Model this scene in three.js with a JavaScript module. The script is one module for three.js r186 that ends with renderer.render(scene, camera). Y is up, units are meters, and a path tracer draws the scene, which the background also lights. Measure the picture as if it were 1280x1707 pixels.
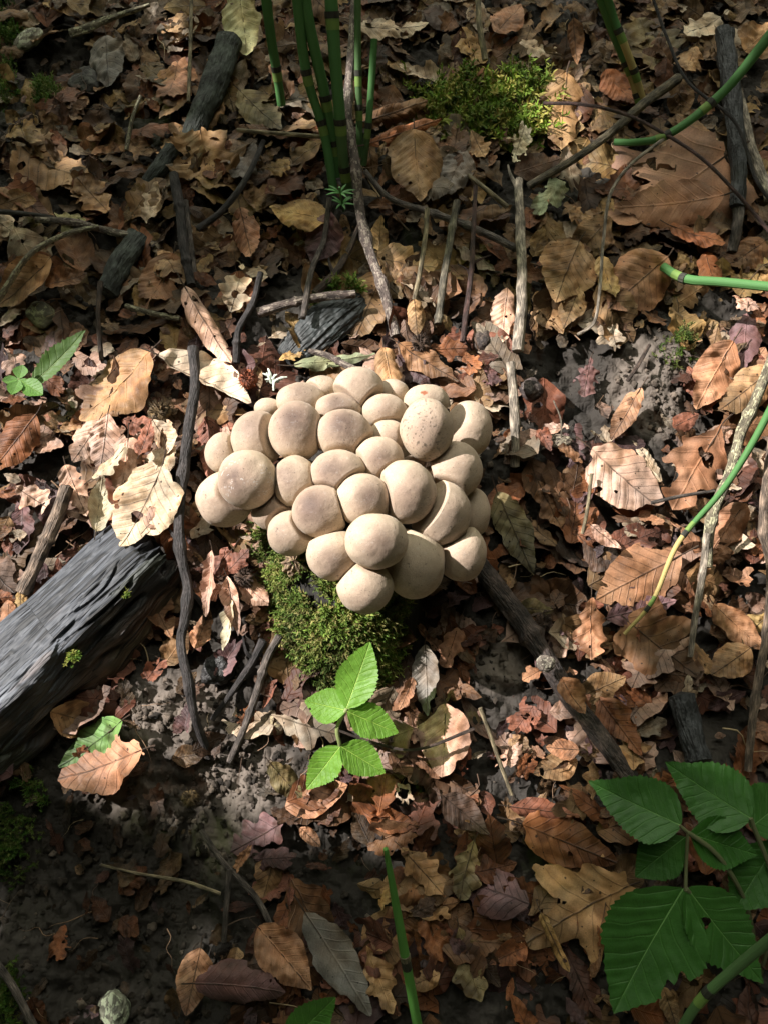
import * as THREE from 'three';
import { mergeGeometries } from 'three/addons/utils/BufferGeometryUtils.js';

// ---------- camera, sky, sun, exposure ----------
const IW = 1280, IH = 1707, FOV = 60, SLOPE = 15 * Math.PI / 180, PITCH = 55 * Math.PI / 180, DIST = 0.52;
const scene = new THREE.Scene();
const camera = new THREE.PerspectiveCamera(FOV, IW / IH, 0.02, 200);
camera.position.set(0, DIST * Math.sin(PITCH), DIST * Math.cos(PITCH));
camera.lookAt(0, 0, 0);
camera.updateMatrixWorld(true); camera.updateProjectionMatrix();
const renderer = new THREE.WebGLRenderer({ antialias: true });
renderer.toneMapping = THREE.LinearToneMapping;
renderer.toneMappingExposure = 2.28;
renderer.shadowMap.enabled = true;

// local frame of the slope: u to the right, v up the slope, h off the slope
const AU = new THREE.Vector3(1, 0, 0), AV = new THREE.Vector3(0, Math.sin(SLOPE), -Math.cos(SLOPE)), AN = new THREE.Vector3(0, Math.cos(SLOPE), Math.sin(SLOPE));
const P = (u, v, h) => new THREE.Vector3(u, v * AV.y + h * AN.y, v * AV.z + h * AN.z);
const toLocal = p => [p.x, p.dot(AV), p.dot(AN)];
const SUN = P(-0.72, 0.27, 0.69).normalize();

{ // one hazy forest-edge sky: pale towards the horizon, a little bluer overhead
  const w = 64, h = 64, d = new Float32Array(w * h * 4);
  for (let j = 0; j < h; j++) for (let i = 0; i < w; i++) {
    const e = Math.max(0, (j + 0.5) / h * 2 - 1), k = (j * w + i) * 4, m = 1.52;
    d[k] = m * (1.0 - 0.10 * e); d[k + 1] = m * (0.99 - 0.07 * e); d[k + 2] = m * (0.82 - 0.04 * e); d[k + 3] = 1;
    if (j < h / 2) { d[k] *= 0.25; d[k + 1] *= 0.25; d[k + 2] *= 0.2; }
  }
  const t = new THREE.DataTexture(d, w, h, THREE.RGBAFormat, THREE.FloatType);
  t.mapping = THREE.EquirectangularReflectionMapping; t.magFilter = t.minFilter = THREE.LinearFilter; t.needsUpdate = true;
  scene.background = t; scene.environment = t;
}
const sun = new THREE.DirectionalLight(new THREE.Color(1.0, 0.95, 0.90), 5);
sun.position.copy(SUN).multiplyScalar(8); sun.castShadow = true;
Object.assign(sun.shadow.camera, { left: -1, right: 1, top: 1, bottom: -1, near: 0.1, far: 20 });
sun.shadow.mapSize.set(2048, 2048);
scene.add(sun); scene.add(sun.target);

// ---------- helpers ----------
function rng(seed) { let a = seed >>> 0; return () => { a = (a + 0x6D2B79F5) >>> 0; let t = Math.imul(a ^ (a >>> 15), 1 | a); t = (t + Math.imul(t ^ (t >>> 7), 61 | t)) ^ t; return ((t ^ (t >>> 14)) >>> 0) / 4294967296; }; }
const hash = (x, y, z) => { let h = Math.imul(x | 0, 374761393) ^ Math.imul(y | 0, 668265263) ^ Math.imul(z | 0, 1274126177); h = Math.imul(h ^ (h >>> 13), 1274126177); return ((h ^ (h >>> 16)) >>> 0) / 4294967296; };
const sm = t => t * t * (3 - 2 * t), lerp = (a, b, t) => a + (b - a) * t, clamp = (x, a = 0, b = 1) => Math.min(b, Math.max(a, x));
const step = (a, b, x) => sm(clamp((x - a) / (b - a)));
function noise(x, y, z = 0) { // value noise in -1..1
  const i = Math.floor(x), j = Math.floor(y), k = Math.floor(z), a = sm(x - i), b = sm(y - j), c = sm(z - k);
  const q = kk => lerp(lerp(hash(i, j, kk), hash(i + 1, j, kk), a), lerp(hash(i, j + 1, kk), hash(i + 1, j + 1, kk), a), b);
  return (c === 0 ? q(k) : lerp(q(k), q(k + 1), c)) * 2 - 1;
}
function fbm(x, y, z = 0, n = 4) { let s = 0, a = 0.5; for (let o = 0; o < n; o++) { s += a * noise(x, y, z); x = x * 2.03 + 7.1; y = y * 2.03 + 3.7; z = z * 2.03 + 1.3; a *= 0.5; } return s; }

const TANF = Math.tan(FOV * Math.PI / 360), FWD = camera.getWorldDirection(new THREE.Vector3());
const CR = new THREE.Vector3(1, 0, 0), CU = new THREE.Vector3().crossVectors(CR, FWD);
function rayDir(px, py) { const y = (1 - 2 * py / IH) * TANF, x = (2 * px / IW - 1) * TANF * IW / IH; return FWD.clone().addScaledVector(CR, x).addScaledVector(CU, y); }
function at(px, py, h = 0) { const d = rayDir(px, py); const t = (h - camera.position.dot(AN)) / d.dot(AN); return camera.position.clone().addScaledVector(d, t); }
const mpp = p => p.clone().sub(camera.position).dot(FWD) * 2 * TANF / IH; // metres per photo pixel at a point
function pixelOf(p) { const q = p.clone().sub(camera.position), z = q.dot(FWD); return [(q.x / z / (TANF * IW / IH) + 1) * IW / 2, (1 - q.dot(CU) / z / TANF) * IH / 2]; }
function inPoly(x, y, poly) { let c = false; for (let i = 0, j = poly.length - 1; i < poly.length; j = i++) { const [xi, yi] = poly[i], [xj, yj] = poly[j]; if ((yi > y) !== (yj > y) && x < (xj - xi) * (y - yi) / (yj - yi) + xi) c = !c; } return c; }
const uvOf = (px, py, h = 0) => { const l = toLocal(at(px, py, h)); return [l[0], l[1]]; };

// ground height off the slope
const blob = (px, py, rx, ry) => { const [u, v] = uvOf(px, py), m = 0.00035; return [u, v, rx * m, ry * m]; };
const bl = (b, u, v) => { const a = (u - b[0]) / b[2], c = (v - b[1]) / b[3]; return Math.exp(-(a * a + c * c)); };
const BARE = [[1085, 640, 120, 110], [260, 1190, 90, 80], [330, 1330, 150, 100], [200, 1450, 190, 130], [220, 1600, 220, 130], [690, 165, 90, 50], [110, 100, 130, 90], [940, 620, 90, 80], [830, 1110, 60, 60], [430, 1290, 90, 90], [60, 1480, 140, 220], [560, 1420, 100, 70], [110, 800, 50, 60], [170, 520, 90, 50]].map(a => blob(...a));
const bare = (u, v) => { let s = 0; for (const b of BARE) s = Math.max(s, bl(b, u, v)); return s; };
const MINERAL = [[1085, 640, 95, 120], [290, 1190, 100, 75], [400, 1290, 110, 80], [230, 1330, 90, 60], [830, 1110, 55, 50], [370, 1400, 70, 60]].map(a => blob(...a));
const mineral = (u, v) => { let s = 0; for (const b of MINERAL) s = Math.max(s, bl(b, u, v)); return s; };
const HUMP = [[...blob(1085, 640, 110, 120), 0.010], [...blob(270, 1190, 90, 80), 0.012], [...blob(940, 680, 60, 70), -0.008], [...blob(200, 1500, 240, 170), -0.012], [...blob(110, 100, 200, 120), -0.01], [...blob(850, 900, 90, 110), -0.008], [...blob(520, 420, 180, 70), -0.012], [...blob(150, 420, 140, 60), -0.01], [...blob(1060, 1200, 90, 60), -0.008]];
function groundS(u, v) { let h = 0.016 * fbm(u * 5 + 3, v * 5 + 9, 0, 2); for (const b of HUMP) h += b[4] * bl(b, u, v); return h; }
function ground(u, v) {
  const far = Math.hypot(u, v);
  let h = groundS(u, v);
  if (far > 1) h += 0.10 * (far - 1) * 0.3 * fbm(u * 0.6, v * 0.6, 5, 2);
  if (far < 1.2) {
    const wu = u + 0.004 * noise(u * 60, v * 60, 12), wv = v + 0.004 * noise(u * 60, v * 60, 13), c = Math.abs(noise(wu * 62, wv * 62, 2)), e = Math.abs(noise(wu * 150, wv * 150, 6)); // rounded clods with creases between
    h += 0.0065 * fbm(u * 28, v * 28, 1, 3) + 0.0060 * Math.pow(c, 0.7) * (0.6 + 0.4 * noise(u * 24, v * 24, 8)) + 0.0030 * Math.pow(e, 0.8) + 0.0036 * fbm(u * 210, v * 210, 3, 3) - 0.004;
  }
  return h;
}
function onGround(px, py, dh = 0, f = groundS) { let h = 0, p; for (let i = 0; i < 5; i++) { p = at(px, py, h); const [u, v] = toLocal(p); h = f(u, v) + dh; } return at(px, py, h); }

const used = new Map();
function numbered(n) { const k = used.get(n) || 0; used.set(n, k + 1); return k ? `${n}_${String(k).padStart(3, '0')}` : n; }
function thing(name, label, category, base, group) { const o = new THREE.Group(); o.name = numbered(name); o.position.copy(base); o.userData = { label, category }; if (group) o.userData.group = group; scene.add(o); return o; }
function part(name, geo, mat, t, root = t) { geo.translate(-root.position.x, -root.position.y, -root.position.z); const m = new THREE.Mesh(geo, mat); m.name = name; m.castShadow = m.receiveShadow = true; t.add(m); return m; }
function solo(name, geo, mat, label, category, base, group) { geo.translate(-base.x, -base.y, -base.z); const m = new THREE.Mesh(geo, mat); m.name = numbered(name); m.position.copy(base); m.castShadow = m.receiveShadow = true; m.userData = { label, category }; if (group) m.userData.group = group; scene.add(m); return m; }

// textures
function tex(n, fn, srgb = true, rep) {
  const d = new Uint8Array(n * n * 4);
  for (let j = 0; j < n; j++) for (let i = 0; i < n; i++) { const c = fn((i + 0.5) / n, (j + 0.5) / n), k = (j * n + i) * 4; for (let q = 0; q < 3; q++) d[k + q] = clamp(Array.isArray(c) ? c[q] : c) * 255; d[k + 3] = 255; }
  const t = new THREE.DataTexture(d, n, n); t.magFilter = THREE.LinearFilter; t.minFilter = THREE.LinearFilter; t.wrapS = t.wrapT = THREE.RepeatWrapping;
  if (srgb) t.colorSpace = THREE.SRGBColorSpace; if (rep) t.repeat.set(...rep); t.needsUpdate = true; return t;
}
// noise that tiles in x and y with whole periods
function tnoise(x, y, p, z = 0) { const i = Math.floor(x), j = Math.floor(y), a = sm(x - i), b = sm(y - j), w = k => ((k % p) + p) % p; return lerp(lerp(hash(w(i), w(j), z), hash(w(i + 1), w(j), z), a), lerp(hash(w(i), w(j + 1), z), hash(w(i + 1), w(j + 1), z), a), b) * 2 - 1; }
function tfbm(u, v, p, n, z = 0) { let s = 0, a = 0.5; for (let o = 0; o < n; o++) { s += a * tnoise(u * p, v * p, p, z + o); p *= 2; a *= 0.5; } return s; }

function veins(kind, x, y) { // 0..1 nearness to a vein; x across (midrib 0), y along
  const ax = Math.abs(x), mid = Math.exp(-((ax / 0.008) ** 2)), wob = 0.012 * noise(x * 9, y * 9, 4);
  const N = kind === 'oak' ? 6 : kind === 'green' ? 8 : 10, sl = kind === 'oak' ? 0.8 : 0.95;
  const s = (y - ax * sl + ax * ax * 0.7 + wob + (x < 0 ? 0.03 : 0)) * N, f = Math.abs(s - Math.round(s)) / N;
  const side = Math.exp(-((f / (0.0055)) ** 2)) * (ax < 0.5 ? 1 : 0) * (0.9 - ax);
  const cell = s * 5 + ax * 3, cross = Math.exp(-((Math.abs(ax * 46 + noise(cell, y * 30) * 1.2 - Math.round(ax * 46 + noise(cell, y * 30) * 1.2)) / 0.16) ** 2)) * 0.22;
  return [mid, side, cross, s];
}
const leafMaps = {}, leafBumps = {};
for (const kind of ['beech', 'oak', 'green']) {
  leafBumps[kind] = tex(256, (u, v) => { const [m, s, c, ph] = veins(kind, u - 0.5, v); return 0.3 + 0.5 * Math.max(m, s * 0.8) + 0.25 * c + 0.15 * fbm(u * 30, v * 30, 2, 2); }, false);
  for (let b = 0; b < (kind === 'green' ? 1 : 3); b++) leafMaps[kind + b] = tex(512, (u, v) => {
    const [m, s, c] = veins(kind, u - 0.5, v), vein = Math.max(m, s);
    if (kind === 'green') { const l = 0.80 + 0.10 * fbm(u * 5, v * 5, 1, 3) - 0.10 * c + 0.03 * noise(u * 90, v * 90); return [l * 0.94 + vein * 0.16, l + vein * 0.10, l * 0.85 + vein * 0.14]; }
    const big = fbm(u * 3.2 + b * 9, v * 3.2, b, 4), mid = fbm(u * 14 + b * 5, v * 14, 7 + b, 3), fine = noise(u * 120, v * 120, b) * 0.05 + noise(u * 250, v * 250, b) * 0.04;
    let l = 0.88 + 0.30 * big + 0.16 * mid + fine - 0.05 * c;
    const stain = step(0.12, 0.4, fbm(u * 4 + 20, v * 4 + b * 11, 3, 3)); let spot = 0; { const G = 17, ci = Math.floor(u * G), cj = Math.floor(v * G); if (hash(ci, cj, 40 + b) > 0.86) { const ox = 0.3 + 0.4 * hash(ci, cj, 50 + b), oy = 0.3 + 0.4 * hash(ci, cj, 60 + b), rr = 0.06 + 0.2 * hash(ci, cj, 70 + b) ** 2; spot = 1 - step(rr * 0.7, rr, Math.hypot(u * G - ci - ox, v * G - cj - oy) + 0.05 * noise(u * 150, v * 150)); } }
    const rim = step(0.16, 0.36, Math.abs(u - 0.5) + 0.1 * fbm(u * 8, v * 8, 4 + b, 2)) , tipd = step(0.55, 1.0, v + 0.25 * fbm(u * 6, v * 6, 8 + b, 2));
    l *= 1 - 0.26 * stain; l *= 1 - 0.55 * spot; l *= 1 + (b === 1 ? -0.18 : 0.12) * rim - (b === 2 ? 0.25 : 0) * tipd; l -= (b === 1 ? -0.08 : 0.22) * vein;
    const warm = fbm(u * 6, v * 6, 15 + b, 2) * 0.10;
    return [l * (1 + warm * 0.5), l * (1 - 0.05 * stain - warm * 0.3), l * (1 - 0.12 * stain - warm)];
  });
}
const COL = { tan: [.38, .225, .115], ochre: [.40, .25, .105], brown: [.22, .11, .056], rust: [.29, .112, .05], orange: [.40, .205, .118], pink: [.54, .345, .26], pale: [.58, .445, .32], ivory: [.56, .47, .33], purple: [.15, .08, .078], dark: [.085, .05, .034], olive: [.18, .135, .065], grey: [.21, .18, .155], greygreen: [.27, .28, .16], red: [.27, .105, .065], cream: [.5, .45, .25] };
COL.green = [.13, .23, .07]; for (const k in COL) { const m = (COL[k][0] + COL[k][1] + COL[k][2]) / 3; COL[k] = COL[k].map(c => Math.max(0.01, m + (c - m) * 1.08)); }  // green stands in for shade on the sunlit orange leaf
const CNAME = { green: 'green', tan: 'tan', ochre: 'ochre', brown: 'brown', rust: 'rust-brown', orange: 'orange-brown', pink: 'pinkish', pale: 'pale buff', ivory: 'ivory', purple: 'purple-brown', dark: 'dark brown', olive: 'olive-brown', grey: 'grey-brown', greygreen: 'grey-green', red: 'reddish', cream: 'cream' };
const matCache = new Map();
function leafMat(kind, col, v, rough = 0.62) {
  const k = kind + v + col.map(c => c.toFixed(3)) + rough; if (matCache.has(k)) return matCache.get(k);
  const m = new THREE.MeshPhysicalMaterial({ color: new THREE.Color().setRGB(...col), map: leafMaps[kind + v], bumpMap: leafBumps[kind], bumpScale: 0.0007, roughness: rough, side: THREE.DoubleSide, transmission: 0.12, thickness: 0, specularIntensity: 0.6 });
  matCache.set(k, m); return m;
}
const greenMat = (col, rough = 0.5, tr = 0.3) => new THREE.MeshPhysicalMaterial({ color: new THREE.Color().setRGB(...col), map: leafMaps.green0, bumpMap: leafBumps.green, bumpScale: -0.0006, roughness: rough, side: THREE.DoubleSide, transmission: tr, thickness: 0, specularIntensity: 0.5 });

// ---------- leaf blades: outline field -> marching squares -> bent sheet ----------
function outline(kind, w, x, t, seed, o) {
  const ax = Math.abs(x); let f;
  if (kind === 'maple') {
    const dx = x, dy = t - 0.28, r = Math.hypot(dx, dy), a = Math.atan2(dx, dy); let R = 0.34;
    for (const [c, l, s] of [[0, 0.74, 0.30], [0.95, 0.66, 0.30], [-0.95, 0.62, 0.30], [1.95, 0.48, 0.34], [-1.95, 0.48, 0.34]]) R = Math.max(R, 0.34 + (l - 0.34) * Math.exp(-(((a - c) / s) ** 2)));
    R *= 1 + 0.10 * noise(a * 7, seed, 3) + 0.04 * noise(a * 21, seed, 3); f = (R - r) * 0.7;
  } else if (kind === 'frag') {
    const dx = x / w, dy = (t - 0.5) / 0.5, r = Math.hypot(dx, dy), a = Math.atan2(dx, dy);
    const R = 0.8 + 0.34 * noise(Math.cos(a) * 1.5 + seed, Math.sin(a) * 1.5, seed) + 0.22 * noise(Math.cos(a) * 4 + seed, Math.sin(a) * 4, seed) + 0.09 * noise(Math.cos(a) * 11, Math.sin(a) * 11, seed);
    f = (R - r) * w;
  } else {
    if (t < 0 || t > 1) return -Math.max(-t, t - 1) - ax * 0.2;
    let W;
    if (kind === 'oak') W = w * Math.pow(Math.sin(Math.PI * Math.pow(t, 1.25)), 0.75) * (0.82 + 0.19 * Math.cos(2 * Math.PI * (3.6 * t - ax * 0.9 + 0.22 * noise(t * 3, seed, x < 0 ? 1 : 2))) + 0.12 * noise(t * 9, seed, x < 0 ? 5 : 6));
    else if (kind === 'lance') W = w * Math.pow(Math.sin(Math.PI * Math.pow(t, 0.75)), 1.05);
    else W = w * Math.pow(Math.sin(Math.PI * Math.pow(t, o.belly || 0.82)), 0.82) * (1 - 0.18 * t * t);
    if (o.serr) { const q = (t * o.serr + (x < 0 ? 0.4 : 0)) % 1; W *= 1 - (o.point || 0) * step(0.5, 1, t); W += 0.034 * (q - 0.5) * Math.sin(Math.PI * t) + 0.008 * noise(t * 40, x < 0 ? 1 : 2, seed); }
    else W += 0.016 * noise(t * 10, x < 0 ? 3 : 8, seed) + 0.008 * noise(t * 32, x < 0 ? 3 : 8, seed);
    f = W - ax;
  }
  return f;
}
function blade(kind, w, seed, o = {}) {
  const r = rng(seed * 7919 + 13), nx = o.nx || 26, ny = o.ny || 36, wx = kind === 'maple' ? 0.72 : w * 1.3 + 0.05;
  const y0 = kind === 'maple' || kind === 'frag' ? -0.12 : -0.02, y1 = kind === 'frag' ? 1.15 : 1.02;
  const holes = (o.holeList || []).slice(); for (let i = 0; i < (o.holes || 0); i++) holes.push([(r() - 0.5) * w * 1.5, 0.12 + 0.76 * r(), 0.008 + 0.03 * r() * r()]);
  const tear = o.tear || 0, F = new Float32Array((nx + 1) * (ny + 1)), X = i => (i / nx * 2 - 1) * wx, Y = j => y0 + (y1 - y0) * j / ny;
  for (let j = 0; j <= ny; j++) for (let i = 0; i <= nx; i++) {
    const x = X(i), y = Y(j); let f = outline(kind, w, x, y, seed % 97, o);
    if (tear) f -= tear * Math.max(0, fbm(x * 5 + seed, y * 5, seed % 31, 3) * 2 - 0.15) * 0.5;
    if (o.cut) f = Math.min(f, o.cut * x + 0.02 + 0.02 * noise(y * 14, seed));
    if (o.snap) f = Math.min(f, o.snap - y + 0.06 * noise(x * 12, seed));
    for (const [hx, hy, hr] of holes) f = Math.min(f, Math.hypot(x - hx, y - hy) - hr * (1 + 0.35 * noise(Math.atan2(x - hx, y - hy) * 2, seed)));
    F[j * (nx + 1) + i] = f || 1e-6;
  }
  const pos = [], idx = [], map = new Map();
  const V = (key, x, y) => { let k = map.get(key); if (k === undefined) { k = pos.length / 2; pos.push(x, y); map.set(key, k); } return k; };
  for (let j = 0; j < ny; j++) for (let i = 0; i < nx; i++) {
    const c = [[i, j], [i + 1, j], [i + 1, j + 1], [i, j + 1]], poly = [];
    for (let k = 0; k < 4; k++) {
      const [a, b] = c[k], [e, d] = c[(k + 1) % 4], fa = F[b * (nx + 1) + a], fb = F[d * (nx + 1) + e];
      if (fa > 0) poly.push(V(`${a},${b}`, X(a), Y(b)));
      if ((fa > 0) !== (fb > 0)) { const t = fa / (fa - fb), lo = a < e || b < d; poly.push(V(lo ? `${a},${b},${e},${d}` : `${e},${d},${a},${b}`, lerp(X(a), X(e), t), lerp(Y(b), Y(d), t))); }
    }
    for (let k = 2; k < poly.length; k++) idx.push(poly[0], poly[k - 1], poly[k]);
  }
  const n = pos.length / 2, p3 = new Float32Array(n * 3), uv = new Float32Array(n * 2);
  const bend = o.bend ?? 0.3, curl = o.curl ?? 0.5, fold = o.fold ?? 0.12, crk = o.crinkle ?? 0.03, pleat = o.pleat ?? 0.010, twist = o.twist ?? 0, N = kind === 'oak' ? 6 : 10;
  const place = (x, y) => {
    const ax = Math.abs(x), k = curl / Math.max(w * 2, 0.2); let lx = Math.abs(k) > 1e-3 ? Math.sin(x * k) / k : x, lz = Math.abs(k) > 1e-3 ? (1 - Math.cos(x * k)) / k : 0;
    lz += ax * Math.sin(fold); lx *= Math.cos(fold);
    const s = (y - ax * 0.95 + ax * ax * 0.7 + (x < 0 ? 0.03 : 0)) * N; lz += pleat * (Math.abs(s - Math.round(s)) * 4 - 1) * step(0, 0.08, ax);
    lz += crk * (fbm(x * 4 + seed, y * 4, seed % 13, 3) * (0.6 + 2.2 * ax / (w + 0.05)) + 0.35 * noise(x * 13, y * 13, seed % 17)) + (o.ruffle || 0) * Math.sin(y * 17 + seed + (x < 0 ? 2 : 0)) * (ax / w) ** 2;
    const tw = twist * (y - 0.5), cx = lx * Math.cos(tw) - lz * Math.sin(tw), cz = lx * Math.sin(tw) + lz * Math.cos(tw);
    const th = bend * y, sy = Math.abs(bend) > 1e-3 ? Math.sin(th) / bend : y, sz = Math.abs(bend) > 1e-3 ? (1 - Math.cos(th)) / bend : 0;
    return [cx, sy - cz * Math.sin(th), sz + cz * Math.cos(th)];
  };
  const tip = place(0, 1), L = Math.hypot(tip[1], tip[2]), ca = tip[1] / L, sa = tip[2] / L;
  const fin = ([x, y, z]) => [x / L, (y * ca + z * sa) / L, (z * ca - y * sa) / L];
  for (let i = 0; i < n; i++) { const x = pos[i * 2], y = pos[i * 2 + 1], q = fin(place(x, y)); p3.set(q, i * 3); uv[i * 2] = clamp(x + 0.5, 0.002, 0.998); uv[i * 2 + 1] = clamp(y, 0.002, 0.998); }
  const g = new THREE.BufferGeometry(); g.setAttribute('position', new THREE.BufferAttribute(p3, 3)); g.setAttribute('uv', new THREE.BufferAttribute(uv, 2)); g.setIndex(idx); g.computeVertexNormals();
  g.userData.spine = t => fin(place(0, t)); return g;
}
// matrix that takes leaf space (x across, y base->tip, z up) to the world
function leafMatrix(b, t, roll) {
  const y = t.clone().sub(b), L = y.length(); y.normalize();
  let z = AN.clone().addScaledVector(y, -AN.dot(y)).normalize(); z.applyAxisAngle(y, roll);
  const x = new THREE.Vector3().crossVectors(y, z);
  return new THREE.Matrix4().makeBasis(x.multiplyScalar(L), y.multiplyScalar(L), z.multiplyScalar(L)).setPosition(b);
}
// swept tube; pts world points, rad(t) metres, prof(phi, t) multiplies the radius; phi = PI/2 points off the slope
function sweep(pts, rad, o = {}) {
  const seg = o.seg || pts.length * 8, rs = o.rs || 10, curve = new THREE.CatmullRomCurve3(pts, false, 'centripetal'), n = seg + 1, pos = [], uv = [], idx = [], len = curve.getLength();
  let up = AN.clone();
  for (let i = 0; i < n; i++) {
    const t = i / seg, c = curve.getPointAt(t), tan = curve.getTangentAt(t); up.addScaledVector(tan, -up.dot(tan)).normalize(); const b = new THREE.Vector3().crossVectors(tan, up), r = rad(t);
    for (let k = 0; k <= rs; k++) { const a = (k % rs) / rs * 2 * Math.PI, q = r * (o.prof ? o.prof(a, t) : 1); const v = c.clone().addScaledVector(b, Math.cos(a) * q * (o.flatX || 1)).addScaledVector(up, Math.sin(a) * q * (o.flatY || 1)); pos.push(v.x, v.y, v.z); uv.push(k / rs, t * len * (o.vs || 20)); }
  }
  for (let i = 0; i < seg; i++) for (let k = 0; k < rs; k++) { const a = i * (rs + 1) + k, b = a + rs + 1; idx.push(a, a + 1, b, a + 1, b + 1, b); }
  for (const e of [0, seg]) { // caps, slightly proud and rough
    const c = curve.getPointAt(e / seg), s = pos.length / 3, tan = curve.getTangentAt(e / seg).multiplyScalar((e ? 1 : -1) * rad(e / seg) * (o.cap ?? 0.35)); c.add(tan); pos.push(c.x, c.y, c.z); uv.push(0.5, e ? len * 20 : 0);
    const st = s + 1; for (let k = 0; k <= rs; k++) { const q = (e * (rs + 1) + k) * 3; pos.push(pos[q], pos[q + 1], pos[q + 2]); uv.push(0.5 + 0.1 * Math.cos(k), 0.1 * Math.sin(k)); }
    for (let k = 0; k < rs; k++) e ? idx.push(s, st + k, st + k + 1) : idx.push(s, st + k + 1, st + k);
  }
  const g = new THREE.BufferGeometry(); g.setAttribute('position', new THREE.Float32BufferAttribute(pos, 3)); g.setAttribute('uv', new THREE.Float32BufferAttribute(uv, 2)); g.setIndex(idx); g.computeVertexNormals(); return g;
}
const pts3 = list => list.map(([x, y, h]) => onGround(x, y, (h ?? 6) / 1000));
function ball(r, detail, fn) { // welded sphere displaced by fn(dir) -> radius multiplier
  const g0 = new THREE.SphereGeometry(1, detail * 2, detail), p = g0.attributes.position;
  for (let i = 0; i < p.count; i++) { const d = new THREE.Vector3().fromBufferAttribute(p, i).normalize(); if (Math.abs(d.y) > 0.99999) { d.x = d.z = 0; } d.multiplyScalar(r * fn(d)); p.setXYZ(i, d.x, d.y, d.z); }
  g0.computeVertexNormals(); return g0;
}
// ---------- ground ----------
const soilBump = tex(512, (u, v) => 0.5 + 0.45 * tfbm(u, v, 24, 4, 3) + 0.25 * Math.abs(tnoise(u * 60, v * 60, 60, 9)), false);
soilBump.repeat.set(1, 1);
{
  const ticks = (half, n, fine) => { const a = []; for (let i = 0; i <= n; i++) a.push(-half + 2 * half * i / n); let d = fine, x = half; while (x < 45) { d *= 1.35; x += d; a.push(x); a.unshift(-x); } return a; };
  const us = ticks(0.34, 480, 0.002), vs = ticks(0.43, 600, 0.002), nu = us.length, nv = vs.length, pos = new Float32Array(nu * nv * 3), col = new Float32Array(nu * nv * 3), uv = new Float32Array(nu * nv * 2), idx = [];
  for (let j = 0; j < nv; j++) for (let i = 0; i < nu; i++) {
    const u = us[i], v = vs[j], k = j * nu + i, p = P(u, v, ground(u, v)); pos.set([p.x, p.y, p.z], k * 3); uv.set([u / 0.12, v / 0.12], k * 2);
    const b = step(0.25, 0.75, mineral(u, v) + 0.3 * fbm(u * 30, v * 30, 4, 3)), n = 1 + 0.5 * fbm(u * 60, v * 60, 11, 3);
    col.set([lerp(0.018, 0.122, b) * n, lerp(0.0138, 0.098, b) * n, lerp(0.010, 0.080, b) * n], k * 3);
  }
  for (let j = 0; j < nv - 1; j++) for (let i = 0; i < nu - 1; i++) { const a = j * nu + i, c = a + nu; idx.push(a, a + 1, c, a + 1, c + 1, c); }
  const g = new THREE.BufferGeometry(); g.setAttribute('position', new THREE.BufferAttribute(pos, 3)); g.setAttribute('color', new THREE.BufferAttribute(col, 3)); g.setAttribute('uv', new THREE.BufferAttribute(uv, 2)); g.setIndex(idx); g.computeVertexNormals();
  const m = new THREE.Mesh(g, new THREE.MeshStandardMaterial({ vertexColors: true, roughness: 0.85, bumpMap: soilBump, bumpScale: 0.0016 })); m.name = 'ground'; m.userData = { kind: 'structure', label: 'dark crumbly forest soil of the bank' }; m.receiveShadow = m.castShadow = true; scene.add(m);
}
const M = {
  bark: new THREE.MeshStandardMaterial({ color: new THREE.Color().setRGB(.075, .06, .055), roughness: 0.8 }), paleWood: new THREE.MeshStandardMaterial({ color: new THREE.Color().setRGB(.5, .42, .32), roughness: 0.75 }),
};
const fibre = tex(512, (u, v) => 0.62 + 0.5 * tfbm(u * 1, v * 0.25, 40, 3, 2) * 0.6 + 0.35 * tfbm(u, v, 8, 4, 7), true);
const fibreBump = tex(512, (u, v) => 0.5 + 0.5 * (0.7 * tnoise(u * 48, v * 6, 48, 1) * 0.7 + 0.5 * tnoise(u * 96, v * 12, 96, 2) + 0.3 * tnoise(u * 30, v * 30, 30, 5)), false);
const blotch = tex(512, (u, v) => { const a = tfbm(u, v, 6, 5, 12), s = step(0.12, 0.26, tfbm(u, v, 14, 4, 31)); const l = 0.62 + 0.35 * a; return [lerp(l, 1.0, s * 0.9), lerp(l * 0.95, 1.0, s * 0.9), lerp(l * 0.9, 0.93, s * 0.9)]; });
const barkMat = (c, map = fibre, bump = 0.0009, rough = 0.8) => new THREE.MeshStandardMaterial({ color: new THREE.Color().setRGB(...c), map, bumpMap: fibreBump, bumpScale: bump, roughness: rough });

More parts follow.
